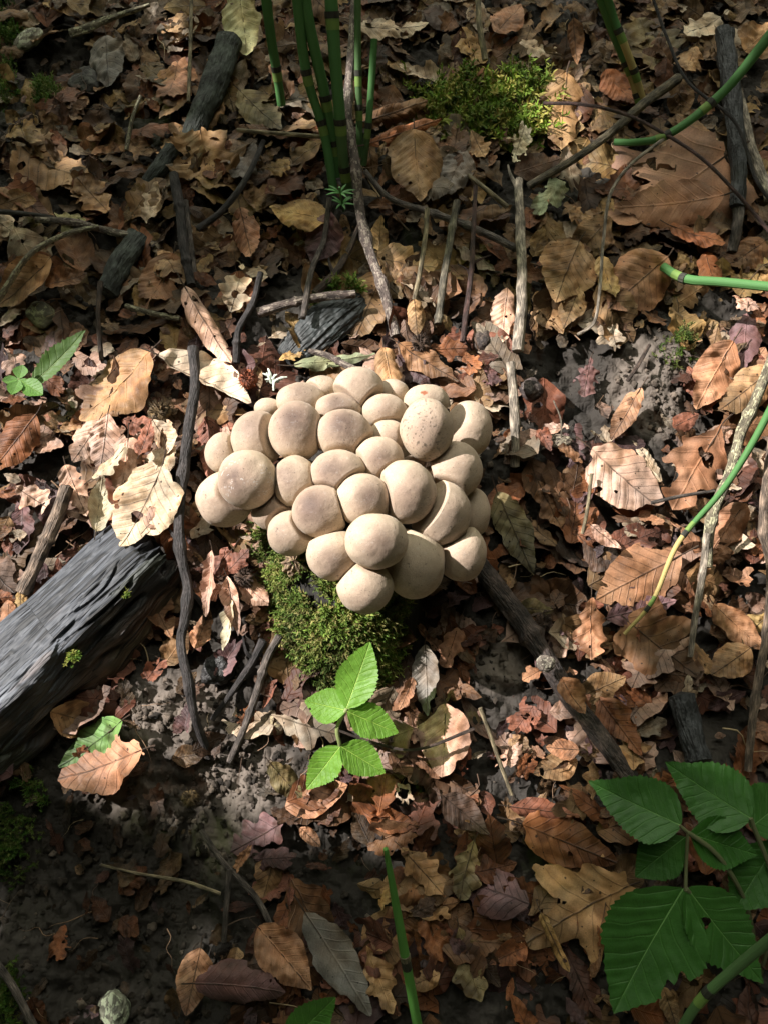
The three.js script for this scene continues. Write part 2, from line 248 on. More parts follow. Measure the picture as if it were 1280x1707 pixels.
// soil crumbs and gravelly clods lying on the bare earth
function lumps(n, seed, choose, mats, size, name, label) {
  const r = rng(seed), geos = [0, 1, 2].map(q => ball(1, 6, d => 0.75 + 0.9 * fbm(d.x * 1.6 + q * 5, d.y * 1.6, d.z * 1.6 + seed, 3))), list = [[], [], []], h = new THREE.Object3D();
  let guard = 0, c = 0;
  while (c < n && guard++ < n * 30) { const u = (r() - 0.5) * 0.8, v = (r() - 0.5) * 1.05; if (r() > choose(u, v)) continue; const s = size(r); h.position.copy(P(u, v, ground(u, v) + s * 0.1)); h.rotation.set(r() * 6, r() * 6, r() * 6); h.scale.set(s, s * (0.6 + 0.5 * r()), s * (0.7 + 0.4 * r())); h.updateMatrix(); list[c % 3].push([h.matrix.clone(), 0.55 + 0.8 * r()]); c++; }
  const g = new THREE.Group(); g.name = name; g.userData = { kind: 'stuff', label, category: 'soil' }; scene.add(g);
  list.forEach((l, q) => { const im = new THREE.InstancedMesh(geos[q], mats, l.length); l.forEach(([m, b], i) => { im.setMatrixAt(i, m); im.setColorAt(i, new THREE.Color(b, b * 0.97, b * 0.93)); }); im.name = 'crumb'; im.castShadow = im.receiveShadow = true; g.add(im); });
}
const soilMat = new THREE.MeshStandardMaterial({ color: new THREE.Color().setRGB(.13, .104, .084), roughness: 0.9, bumpMap: soilBump, bumpScale: 0.0006 });
lumps(4500, 5, (u, v) => 0.02 + 0.98 * step(0.25, 0.8, mineral(u, v)) * (0.15 + 0.85 * step(0, 0.3, fbm(u * 35, v * 35, 21, 2))), soilMat, r => 0.0005 + 0.0026 * r() ** 3, 'soil_crumbs', 'small crumbs of brown earth over the bare soil');
const humusMat = new THREE.MeshStandardMaterial({ color: new THREE.Color().setRGB(.030, .022, .015), roughness: 0.85, bumpMap: soilBump, bumpScale: 0.0006 });
lumps(6000, 15, (u, v) => 0.12 + 0.88 * step(0.2, 0.6, bare(u, v)) * step(-0.2, 0.3, fbm(u * 25, v * 25, 27, 2)), humusMat, r => 0.0006 + 0.0032 * r() ** 3, 'humus_crumbs', 'dark crumbs of humus in the shaded hollows');

// ---------- unseen tree added to shade the bank, crown left open over the lit patch ----------
const LIT = [[-200, 640], [10, 600], [90, 610], [110, 690], [150, 700], [210, 650], [290, 655], [380, 600], [480, 600], [640, 555], [760, 560], [900, 540], [1000, 520], [1130, 540], [1200, 560], [1340, 540], [1400, 900], [1290, 1020], [1180, 960], [1100, 1060], [1000, 1130], [980, 1250], [930, 1330], [800, 1310], [660, 1380], [520, 1380], [400, 1330], [290, 1320], [190, 1320], [90, 1300], [-20, 1260], [-200, 1250]].map(([x, y]) => uvOf(x, y));
function litDist(u, v) { let d = 9; for (let i = 0, j = LIT.length - 1; i < LIT.length; j = i++) { const [x1, y1] = LIT[j], [x2, y2] = LIT[i], dx = x2 - x1, dy = y2 - y1, t = clamp(((u - x1) * dx + (v - y1) * dy) / (dx * dx + dy * dy)); d = Math.min(d, Math.hypot(u - x1 - dx * t, v - y1 - dy * t)); } return inPoly(u, v, LIT) ? -d : d; }
{
  const r = rng(77), S = SUN, A = new THREE.Vector3().crossVectors(S, AU).normalize(), B = new THREE.Vector3().crossVectors(S, A), C = S.clone().multiplyScalar(2.3);
  const base = P(-2.0, 1.9, 0), t = thing('added_shade_tree', 'unseen tree added beside the bank, its crown shaped to dapple the ground', 'tree', base);
  const top = base.clone().add(new THREE.Vector3(0.1, 4.6, 0.1));
  const tm = barkMat([.16, .15, .13]);
  part('trunk', sweep([base.clone().add(new THREE.Vector3(0, -0.3, 0)), base.clone().lerp(top, 0.4), top], q => 0.16 * (1.15 - 0.8 * q), { rs: 14, seg: 24, vs: 4 }), tm, t);
  const limbs = []; // limbs run round the outside of the lit gap
  for (const [f, a, b] of [[0.30, 0.45, 0.5], [0.36, -0.5, 0.4], [0.42, 0.5, -0.5], [0.5, -0.55, -0.5]]) { const s = base.clone().lerp(top, f), e = C.clone().addScaledVector(A, a * 1.3).addScaledVector(B, b * 1.3); limbs.push(sweep([s, s.clone().lerp(e, 0.5).add(new THREE.Vector3(0, 0.18, 0)), e], q => 0.032 * (1.1 - q), { rs: 7, seg: 14, vs: 8 })); }
  part('limb', mergeGeometries(limbs), tm, t);
  const leaf = blade('beech', 0.3, 3, { nx: 6, ny: 8, bend: 0.3, curl: 0.3 }), gm = new THREE.MeshPhysicalMaterial({ color: new THREE.Color().setRGB(.09, .16, .035), roughness: 0.5, transmission: 0.3, thickness: 0, side: THREE.DoubleSide });
  const mats = [], h = new THREE.Object3D(); let tries = 0;
  while (mats.length < 7500 && tries++ < 60000) {
    const a = (r() - 0.5) * 2.2, b = (r() - 0.5) * 2.2, d = 1.35 + r() * 0.8, p = S.clone().multiplyScalar(d).addScaledVector(A, a).addScaledVector(B, b);
    const n = S.dot(AN), k = p.dot(AN) / n, q = p.clone().addScaledVector(S, -k), [u, v] = toLocal(q), size = 0.06 + 0.035 * r();
    const ld = litDist(u, v), inFrame = Math.abs(u) < 0.5 && Math.abs(v) < 0.65;
    if (ld < size * 0.32 - (r() < 0.15 ? 0.02 : 0)) continue;
    if (!inFrame && fbm(u * 4, v * 4, 6, 2) > 0.12) continue;
    h.position.copy(p); h.rotation.set(-Math.PI / 2 + (r() - 0.5) * 1.6, (r() - 0.5) * 1.2, r() * 6.3); h.scale.setScalar(size); h.updateMatrix(); mats.push(h.matrix.clone());
  }
  leaf.translate(0, -0.5, 0);
  const im = new THREE.InstancedMesh(leaf, gm, mats.length); mats.forEach((m, i) => { m.premultiply(new THREE.Matrix4().makeTranslation(-base.x, -base.y, -base.z)); im.setMatrixAt(i, m); }); im.name = 'crown'; im.userData.kind = 'stuff'; im.castShadow = true; t.add(im);
}

{ // unseen foliage added all round to cut skylight, open towards the upper bank
  const r = rng(404), h = new THREE.Object3D(), OPEN = P(-0.25, 0.62, 0.75).normalize(), root = new THREE.Group(); root.name = 'added_foliage'; root.userData = { kind: 'stuff', label: 'unseen foliage added around and above the bank to block skylight', category: 'foliage' }; scene.add(root);
  const one = blade('beech', 0.3, 5, { nx: 4, ny: 5, bend: 0.3, curl: 0.3, pleat: 0 }), sp = []; for (let k = 0; k < 12; k++) { const g = one.clone(); h.position.set((k % 2 ? 1 : -1) * 0.07 + (r() - .5) * 0.2, (k / 12 - 0.5) * 0.5, (r() - .5) * 0.2); h.rotation.set((r() - .5) * 1.2, (r() - .5) * 1.2, (k % 2 ? -1 : 1) * (0.9 + 0.5 * r())); h.scale.setScalar(0.16 + 0.06 * r()); h.updateMatrix(); g.applyMatrix4(h.matrix); sp.push(g); }
  const spray = mergeGeometries(sp), gm = new THREE.MeshPhysicalMaterial({ color: new THREE.Color().setRGB(.11, .15, .045), roughness: 0.6, side: THREE.DoubleSide }), L = []; let g = 0;
  while (L.length < 9000 && g++ < 60000) { const z = -0.05 + 1.05 * r(), a = r() * 6.2832, q = Math.sqrt(1 - z * z), d = new THREE.Vector3(q * Math.cos(a), z, q * Math.sin(a)), R = 4.5 + 2 * r(), od = d.dot(OPEN) + 0.10 * fbm(d.x * 3, d.y * 3, d.z * 3, 2); if (od > 0.80 || d.dot(SUN) > 0.982) continue; h.position.copy(d.clone().multiplyScalar(R)); h.rotation.set(r() * 6.3, r() * 6.3, r() * 6.3); h.scale.setScalar(0.9 + 0.5 * r()); h.updateMatrix(); L.push(h.matrix.clone()); }
  const im = new THREE.InstancedMesh(spray, gm, L.length); L.forEach((m, i) => im.setMatrixAt(i, m)); im.name = 'leaf_spray'; im.castShadow = true; root.add(im);
}

// ---------- stump with moss under the puffballs ----------
const STC = uvOf(580, 930), STR = [0.046, 0.078];
function stumpH(u, v) { const du = (u - STC[0]) / STR[0] + 0.12 * noise(u * 40, v * 40, 3), dv = (v - STC[1]) / (v < STC[1] ? STR[1] : STR[1] * 0.8), r = Math.hypot(du, dv); return 0.040 * step(1.25, 0.45, r) + 0.004 * fbm(u * 60, v * 60, 7, 3); }
const stumpTop = (u, v) => groundS(u, v) - 0.004 + stumpH(u, v);
const M_MOSS = [[0.11, 0.17, 0.03], [0.18, 0.21, 0.06], [0.08, 0.14, 0.025], [0.22, 0.20, 0.08]];
function mossShoot(n, len, seed, curl = 0.4) { // a stem with small pointed leaves all round
  const r = rng(seed), pos = [], idx = [], col = [], bend = (r() - 0.5) * curl * 2;
  const ax = t => [len * bend * t * t, 0, len * t];
  for (let i = 0; i < n; i++) {
    const t = 0.15 + 0.85 * i / (n - 1), a = i * 2.4 + r(), c = ax(t), l = len * (0.34 - 0.14 * t) * (0.8 + 0.5 * r()), w = l * 0.2, up = 0.5 + 0.7 * t, dx = Math.cos(a), dy = Math.sin(a), k = pos.length / 3;
    pos.push(c[0] - dy * w, c[1] + dx * w, c[2], c[0] + dy * w, c[1] - dx * w, c[2], c[0] + dx * l * 0.55 , c[1] + dy * l * 0.55, c[2] + l * up * 0.6, c[0] + dx * l, c[1] + dy * l, c[2] + l * up * 0.75);
    idx.push(k, k + 1, k + 2); pos.push(c[0] + dx * l * 0.5 - dy * w * 0.8, c[1] + dy * l * 0.5 + dx * w * 0.8, c[2] + l * up * 0.5, c[0] + dx * l * 0.5 + dy * w * 0.8, c[1] + dy * l * 0.5 - dx * w * 0.8, c[2] + l * up * 0.5); idx.push(k + 4, k, k + 1, k + 4, k + 1, k + 5, k + 4, k + 5, k + 3);
  }
  const s = 0.03 * len; for (let q = 0; q < 4; q++) { const k = pos.length / 3, t = q / 4, c = ax(t), e = ax(t + 0.25); pos.push(c[0] - s, c[1], c[2], c[0] + s, c[1], c[2], e[0] + s, e[1], e[2], e[0] - s, e[1], e[2]); idx.push(k, k + 1, k + 2, k, k + 2, k + 3); }
  const g = new THREE.BufferGeometry(); for (let i = 0; i < pos.length; i += 3) { const q = clamp(pos[i + 2] / len + 0.2 * r()); col.push(lerp(0.75, 1.5, q), lerp(0.5, 1.5, q), lerp(0.45, 1.35, q)); } g.setAttribute('color', new THREE.Float32BufferAttribute(col, 3));
  g.setAttribute('position', new THREE.Float32BufferAttribute(pos, 3)); g.setIndex(idx); g.computeVertexNormals(); return g;
}
const mossMat = new THREE.MeshPhysicalMaterial({ color: 0xffffff, vertexColors: true, roughness: 0.7, side: THREE.DoubleSide, transmission: 0.25, thickness: 0, specularIntensity: 0.4 });
const shoots = [0, 1, 2].map(q => mossShoot(11, 1, 50 + q)), strands = [0, 1, 2].map(q => mossShoot(16, 1, 80 + q, 1.1));
function moss(parent, n, seed, spot, lens, set = shoots, tint = [1, 1, 1], lean = 0.9) { // spot(r) gives a local (u, v, h) or null
  const r = rng(seed), L = [[], [], []], h = new THREE.Object3D(), q0 = new THREE.Quaternion(); let c = 0, g = 0;
  while (c < n && g++ < n * 20) { const s = spot(r); if (!s) continue; const [u, v, hh, nrm] = s; h.position.copy(P(u, v, hh)).sub(parent.position); const d = (nrm || AN).clone().add(new THREE.Vector3(r() - 0.5, r() - 0.5, r() - 0.5).multiplyScalar(lean)).normalize(); h.quaternion.setFromUnitVectors(new THREE.Vector3(0, 0, 1), d).multiply(q0.setFromAxisAngle(new THREE.Vector3(0, 0, 1), r() * 6.3)); const l = lens * (0.6 + 0.8 * r()); h.scale.setScalar(l); h.updateMatrix(); const cl = M_MOSS[(r() * 4) | 0], b = (0.75 + 0.5 * r()) * (0.8 + 0.5 * noise(u * 90, v * 90, 5)); L[c % 3].push([h.matrix.clone(), new THREE.Color().setRGB(cl[0] * b * tint[0], cl[1] * b * tint[1], cl[2] * b * tint[2])]); c++; }
  L.forEach((l, k) => { const im = new THREE.InstancedMesh(set[k], mossMat, l.length); l.forEach(([m, cc], i) => { im.setMatrixAt(i, m); im.setColorAt(i, cc); }); im.name = 'moss'; im.userData.kind = 'stuff'; im.castShadow = im.receiveShadow = true; parent.add(im); });
}
const sNorm = (f, u, v) => { const e = 0.003, a = (f(u + e, v) - f(u - e, v)) / (2 * e), b = (f(u, v + e) - f(u, v - e)) / (2 * e); return AN.clone().addScaledVector(AU, -a).addScaledVector(AV, -b).normalize(); };
{
  const base = P(STC[0], STC[1], groundS(...STC)), t = thing('mossy_stump', 'mossy buried stump that carries the puffball cluster', 'stump', base), n = 90, pos = [], uv = [], idx = [];
  for (let j = 0; j <= n; j++) for (let i = 0; i <= n; i++) { const u = STC[0] + (i / n - 0.5) * 0.14, v = STC[1] + (j / n - 0.5) * 0.24, p = P(u, v, stumpTop(u, v) - 0.003); pos.push(p.x, p.y, p.z); uv.push(u * 8, v * 8); }
  for (let j = 0; j < n; j++) for (let i = 0; i < n; i++) { const a = j * (n + 1) + i, c = a + n + 1; idx.push(a, a + 1, c, a + 1, c + 1, c); }
  const g = new THREE.BufferGeometry(); g.setAttribute('position', new THREE.Float32BufferAttribute(pos, 3)); g.setAttribute('uv', new THREE.Float32BufferAttribute(uv, 2)); g.setIndex(idx); g.computeVertexNormals();
  part('wood', g, barkMat([.05, .04, .03], fibre, 0.002), t);
  const poly = [[392, 868], [450, 850], [560, 900], [670, 980], [660, 1060], [650, 1120], [620, 1160], [585, 1160], [540, 1150], [515, 1115], [475, 1065], [452, 1000], [440, 950], [410, 905]];
  moss(t, 5200, 4, r => { const u = STC[0] + (r() - 0.5) * 0.16, v = STC[1] + (r() - 0.55) * 0.22, h = stumpTop(u, v), [x, y] = pixelOf(P(u, v, h)); const j = 14 * noise(u * 150, v * 150, 2); if (!inPoly(x + j, y + j, poly)) return null; if (noise(u * 110, v * 110, 6) + noise(u * 50, v * 50, 9) * 0.6 > 0.62) return null; return [u, v, h - 0.002, sNorm(stumpTop, u, v)]; }, 0.0062, shoots, [1.02, 1.02, 0.95], 2.0);
}
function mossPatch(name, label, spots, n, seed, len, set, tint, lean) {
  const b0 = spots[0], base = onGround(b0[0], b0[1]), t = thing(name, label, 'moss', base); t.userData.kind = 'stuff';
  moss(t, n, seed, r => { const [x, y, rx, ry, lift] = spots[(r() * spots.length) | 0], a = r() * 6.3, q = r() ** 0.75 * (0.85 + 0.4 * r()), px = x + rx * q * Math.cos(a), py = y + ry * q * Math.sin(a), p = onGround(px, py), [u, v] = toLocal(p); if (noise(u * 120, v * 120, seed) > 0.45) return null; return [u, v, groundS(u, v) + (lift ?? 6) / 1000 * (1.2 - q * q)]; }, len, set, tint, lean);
}
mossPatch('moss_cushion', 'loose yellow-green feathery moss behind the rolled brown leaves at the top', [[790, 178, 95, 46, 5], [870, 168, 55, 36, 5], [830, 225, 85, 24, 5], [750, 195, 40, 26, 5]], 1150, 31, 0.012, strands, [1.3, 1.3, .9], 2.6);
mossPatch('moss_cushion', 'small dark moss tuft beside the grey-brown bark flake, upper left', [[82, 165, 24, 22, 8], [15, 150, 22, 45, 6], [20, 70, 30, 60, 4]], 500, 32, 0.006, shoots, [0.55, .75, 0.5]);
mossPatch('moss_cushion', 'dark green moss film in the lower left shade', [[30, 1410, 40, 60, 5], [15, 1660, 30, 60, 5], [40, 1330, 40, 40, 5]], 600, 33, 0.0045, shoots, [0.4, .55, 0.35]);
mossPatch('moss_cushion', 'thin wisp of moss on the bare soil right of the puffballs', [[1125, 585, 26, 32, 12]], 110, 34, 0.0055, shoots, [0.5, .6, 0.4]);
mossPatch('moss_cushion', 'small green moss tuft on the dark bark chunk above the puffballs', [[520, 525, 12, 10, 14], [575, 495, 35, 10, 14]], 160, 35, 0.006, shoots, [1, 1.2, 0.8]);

// ---------- puffballs ----------
const puffBump = tex(512, (u, v) => 0.5 + 0.3 * tnoise(u * 128, v * 128, 128, 1) + 0.22 * tnoise(u * 64, v * 64, 64, 2) + 0.12 * tnoise(u * 200, v * 200, 200, 4), false);
const puffMap = tex(512, (u, v) => { const l = 0.93 + 0.06 * tfbm(u, v, 10, 4, 3) + 0.045 * tnoise(u * 150, v * 150, 150, 6) - 0.25 * step(0.78, 0.95, tnoise(u * 40, v * 40, 40, 8) * 0.8 + 0.3 * tnoise(u * 7, v * 7, 7, 3)); return [l, l * 0.985, l * 0.97]; });
const puffMat = new THREE.MeshPhysicalMaterial({ vertexColors: true, map: puffMap, bumpMap: puffBump, bumpScale: 0.00011, roughness: 0.62, sheen: 0.25, sheenRoughness: 0.6, sheenColor: new THREE.Color(0.9, 0.85, 0.8), specularIntensity: 0.4 });
// crop coordinates of centre, radii, height above the slope (mm), apex shift (u, v), apex darkness
const PUFF = [
  ['A', 683, 150, 97, 88, 54, 0, .3, .25, 'tall round puffball at the very top of the cluster'],
  ['B', 533, 142, 64, 48, 40, 0, .3, .1, 'small puffball tucked behind, just left of the topmost one'],
  ['C', 822, 160, 62, 52, 40, .2, .3, 0, 'small half-shaded puffball just right of the topmost one'],
  ['D', 962, 195, 86, 64, 52, -.1, .1, .2, 'puffball with a small red-brown wound on top'],
  ['E', 448, 192, 94, 68, 47, 0, .45, .6, 'pale-streaked puffball upper left behind the tall smooth one'],
  ['F', 313, 222, 52, 38, 40, 0, .3, .1, 'small low puffball at the upper left edge, only its top showing'],
  ['G', 607, 226, 94, 62, 54, -.1, .2, .8, 'flattened puffball directly below the topmost one'],
  ['H', 788, 235, 86, 66, 57, 0, .1, .4, 'puffball above the smallest front one, right of the flattened one'],
  ['I', 963, 310, 99, 118, 78, 0, 0, .35, 'large freckled puffball with dark specks, upper right'],
  ['J', 1133, 308, 88, 106, 22, .1, .5, 0, 'greenish shaded puffball at the top right, lit only along its top'],
  ['K', 428, 318, 103, 113, 68, 0, .42, .95, 'tall egg-shaped puffball with a dark cap, upper left centre'],
  ['L', 622, 330, 109, 93, 70, 0, .4, .95, 'broad puffball with a dark smudge, upper centre'],
  ['M', 806, 338, 76, 62, 58, .3, 0, .4, 'smallest front puffball, wedged left of the freckled one'],
  ['N', 272, 350, 99, 106, 52, -.2, .55, .6, 'large puffball on the left between the egg-shaped one and the edge'],
  ['O', 128, 408, 66, 78, 38, -.2, .3, .2, 'small pale puffball at the far left, second from the bottom there'],
  ['P', 768, 432, 94, 84, 74, .1, 0, .7, 'rounded puffball in the centre right, below the smallest front one'],
  ['Q', 602, 490, 106, 88, 78, -.25, .1, .75, 'dark-spotted puffball in the very middle of the cluster'],
  ['R', 230, 515, 111, 110, 74, -.4, -.05, .95, 'scarred puffball with pale flecks and a grey patch, at the left front'],
  ['S', 425, 522, 86, 96, 70, -.4, .2, .7, 'squarish puffball between the scarred one and the middle one'],
  ['T', 877, 566, 112, 121, 78, .15, -.2, .45, 'large smooth puffball right of the centre, casting shade on its neighbour'],
  ['U', 1070, 476, 109, 109, 52, .2, .2, .15, 'puffball on the right edge with a diagonal shade line'],
  ['V', 137, 596, 106, 105, 42, 0, -.2, .15, 'large pale puffball at the lower left edge'],
  ['W', 702, 600, 103, 99, 83, .25, .1, .85, 'puffball with a glossy white fleck, just below the middle'],
  ['X', 1014, 652, 117, 120, 60, .3, -.1, .3, 'puffball half lit half shaded, below right of the large smooth one'],
  ['Y', 530, 646, 107, 98, 80, -.35, .25, .95, 'puffball with a grey-brown dimple, lower left of centre'],
  ['Z', 342, 640, 90, 78, 52, -.2, .1, .5, 'puffball under the squarish one, partly hidden, above the moss'],
  ['a', 406, 738, 87, 84, 62, -.3, 0, .4, 'rounded puffball overhanging the moss at the lower left'],
  ['b', 757, 768, 127, 112, 97, .15, -.1, .7, 'largest puffball, grey-topped, standing out at the front'],
  ['c', 578, 822, 96, 98, 74, 0, -.25, .6, 'puffball just left below the largest one'],
  ['d', 912, 858, 114, 134, 54, .3, -.4, .25, 'tall puffball lower right of the largest one, its top in shade'],
  ['e', 1152, 652, 64, 92, 22, .2, 0, 0, 'green-shaded puffball at the right edge, mostly hidden'],
  ['f', 1104, 815, 95, 108, 42, .2, -.4, .2, 'puffball at the lower right corner with a small square of light'],
  ['g', 712, 956, 105, 100, 70, 0, -.5, .25, 'lowest puffball hanging at the bottom of the cluster'],
  ['h', 915, 445, 50, 28, 50, 0, 0, .1, 'tiny yellowish puffball squeezed between two large ones on the right'],
  ['i', 975, 500, 32, 36, 48, 0, 0, .1, 'tiny button puffball peeping out beside the diagonally shaded one'],
].map(([id, X, Y, rx, ry, h, au, av, dk, label], n) => { const px = 320 + X / 2.4615, py = 590 + Y / 2.4615, c = at(px, py, (26 + h * 0.62) / 1000), m = mpp(c) * (id === 'b' ? 1.02 : 1.10); return { n, id, c, rx: rx / 2.4615 * m, ry: ry / 2.4615 * m, h, au, av, dk, label }; });
for (const b of PUFF) { b.r = Math.min(b.rx, b.ry); b.rz = 0.5 * (b.rx + b.ry); }
PUFF.forEach((b, n) => {
  const seg = b.r < 0.009 ? 44 : 84, g = new THREE.SphereGeometry(1, seg * 1.5 | 0, seg), p = g.attributes.position, uv = g.attributes.uv, col = new Float32Array(p.count * 3);
  const near = PUFF.filter(o => o !== b && o.c.distanceTo(b.c) < o.rz + b.rz).map(o => { const d = o.c.clone().sub(b.c), L = d.length(), nn = d.divideScalar(L); const bias = clamp((b.h - o.h) / 80, -0.2, 0.2); let s = L * (b.rz / (b.rz + o.rz) + bias); s = Math.min(s, 0.96 * b.rz); s = Math.max(s, L - 0.96 * o.rz); return [nn, s - 0.0001]; });
  const NQ = CR.clone().cross(CU); // towards the lens side
  const apex = NQ.clone().addScaledVector(CR, b.au).addScaledVector(CU, b.av).normalize(), t1 = new THREE.Vector3().crossVectors(new THREE.Vector3(0.2, 1, 0.1), apex).normalize(), t2 = new THREE.Vector3().crossVectors(apex, t1), lx = 0.05 * noise(n * 3.1, 7), s0 = new THREE.Vector3();
  for (let i = 0; i < p.count; i++) {
    const d = s0.fromBufferAttribute(p, i).normalize(), dd = CR.clone().multiplyScalar(d.x).addScaledVector(CU, d.z * -1).addScaledVector(NQ, d.y); // poles towards and away from the slope
    const q = 1 / Math.sqrt((dd.dot(CR) / b.rx) ** 2 + (dd.dot(CU) / b.ry) ** 2 + (dd.dot(NQ) / b.rz) ** 2);
    let R = q * (1 + 0.034 * noise(dd.x * 2 + n, dd.y * 2, dd.z * 2) + 0.006 * noise(dd.x * 7 + n, dd.y * 7, dd.z * 7)); const k = 0.13 * b.r;
    for (const [nn, L] of near) { const cs = dd.dot(nn); if (cs > 0.02) { const lim = L / cs; const hh = clamp(0.5 + 0.5 * (lim - R) / k); R = lerp(lim, R, hh) - k * 0.5 * hh * (1 - hh); } }
    const scurf = step(0.15, 0.8, dd.dot(CR) * 0.55 - dd.dot(CU) * 0.65 + 0.35 * noise(dd.x * 4 + n, dd.y * 4, dd.z * 4)), wart = noise(dd.x * 38 + n, dd.y * 38, dd.z * 38); R *= 1 + 0.006 * scurf * Math.max(0, wart);
    const ca = dd.dot(apex), e = Math.acos(clamp(ca, -1, 1)), a1 = dd.dot(t1), a2 = dd.dot(t2), rr = Math.hypot(a1, a2) || 1;
    R *= 1 - 0.012 * b.dk * Math.exp(-((e / 0.28) ** 2));
    p.setXYZ(i, b.c.x + dd.x * R, b.c.y + dd.y * R, b.c.z + dd.z * R); uv.setXY(i, e * a1 / rr * b.r / 0.035 + n * 0.37, e * a2 / rr * b.r / 0.035 + n * 0.61);
    const dirt = b.dk * Math.exp(-((e / (0.66 + 0.12 * noise(n, 3))) ** 2)) * clamp(1.15 + 1.2 * fbm(dd.x * 3 + n, dd.y * 3, dd.z * 3, 4)), mott = 0.5 + 0.5 * fbm(dd.x * 4 + n * 2, dd.y * 4, dd.z * 4, 4), low = step(0.9, 1.9, e);
    const fleck = step(0.35, 0.55, noise(dd.x * 26 + n, dd.y * 26, dd.z * 26)) * step(0.05, 0.4, noise(dd.x * 5 + n * 3, dd.y * 5, dd.z * 5)) * (b.id === 'R' ? 0.5 : 0.12);
    const tt = clamp(Math.exp(-((e / 0.95) ** 2)) * (0.45 + 0.55 * b.dk) * (0.6 + 0.8 * mott)); let c = [lerp(0.55, 0.405, tt), lerp(0.458, 0.308, tt), lerp(0.355, 0.24, tt)].map(x => x * (0.94 + 0.12 * mott)); const pk = 0.4 + 0.4 * noise(n * 1.7, 2), gr = [0.115, 0.082, 0.07];
    c = c.map((x, q2) => lerp(lerp(x, [0.58, 0.49, 0.34][q2], low * 0.8), gr[q2], dirt * 0.95)); c[1] *= 1 - 0.05 * pk; c[2] *= 1 - 0.03 * pk;
    if (b.id === 'I') { const sp = step(0.45, 0.6, noise(dd.x * 16, dd.y * 16, dd.z * 16)) * step(-.9, -.1, dd.dot(CR) * -1 ) ; c = c.map(x => x * (1 - 0.6 * sp)); }
    if (b.id === 'D') { const w = Math.exp(-(((dd.dot(CR) + 0.18) / 0.17) ** 2) - (((dd.dot(CU) - 0.32) / 0.13) ** 2)) * clamp(dd.dot(NQ) * 3); const k2 = step(0.3, 0.7, w + 0.25 * noise(dd.x * 12, dd.y * 12, dd.z * 12)); c = c.map((x, q2) => lerp(x, [0.28, 0.10, 0.05][q2], k2)); }
    c = c.map((x, z) => lerp(x * (1 + 0.28 * scurf * wart), [0.3, 0.27, 0.25][z], 0.22 * scurf)); const spk = step(0.72, 0.86, noise(dd.x * 30 + n * 5, dd.y * 30, dd.z * 30)); c = c.map(x => x * (1 - 0.5 * spk));
    col.set(c.map(x => lerp(x, 0.7, fleck)), i * 3);
  }
  g.setAttribute('color', new THREE.BufferAttribute(col, 3)); g.computeVertexNormals();
  { // weld the seam normals
    const N = g.attributes.normal, w = (seg * 1.5 | 0) + 1; for (let j = 0; j <= seg; j++) { const a = j * w, c = a + w - 1, v = new THREE.Vector3(N.getX(a) + N.getX(c), N.getY(a) + N.getY(c), N.getZ(a) + N.getZ(c)).normalize(); N.setXYZ(a, v.x, v.y, v.z); N.setXYZ(c, v.x, v.y, v.z); }
  }
  solo('puffball', g, puffMat, b.label, 'puffball', b.c.clone(), 'puffballs of the cluster');
});

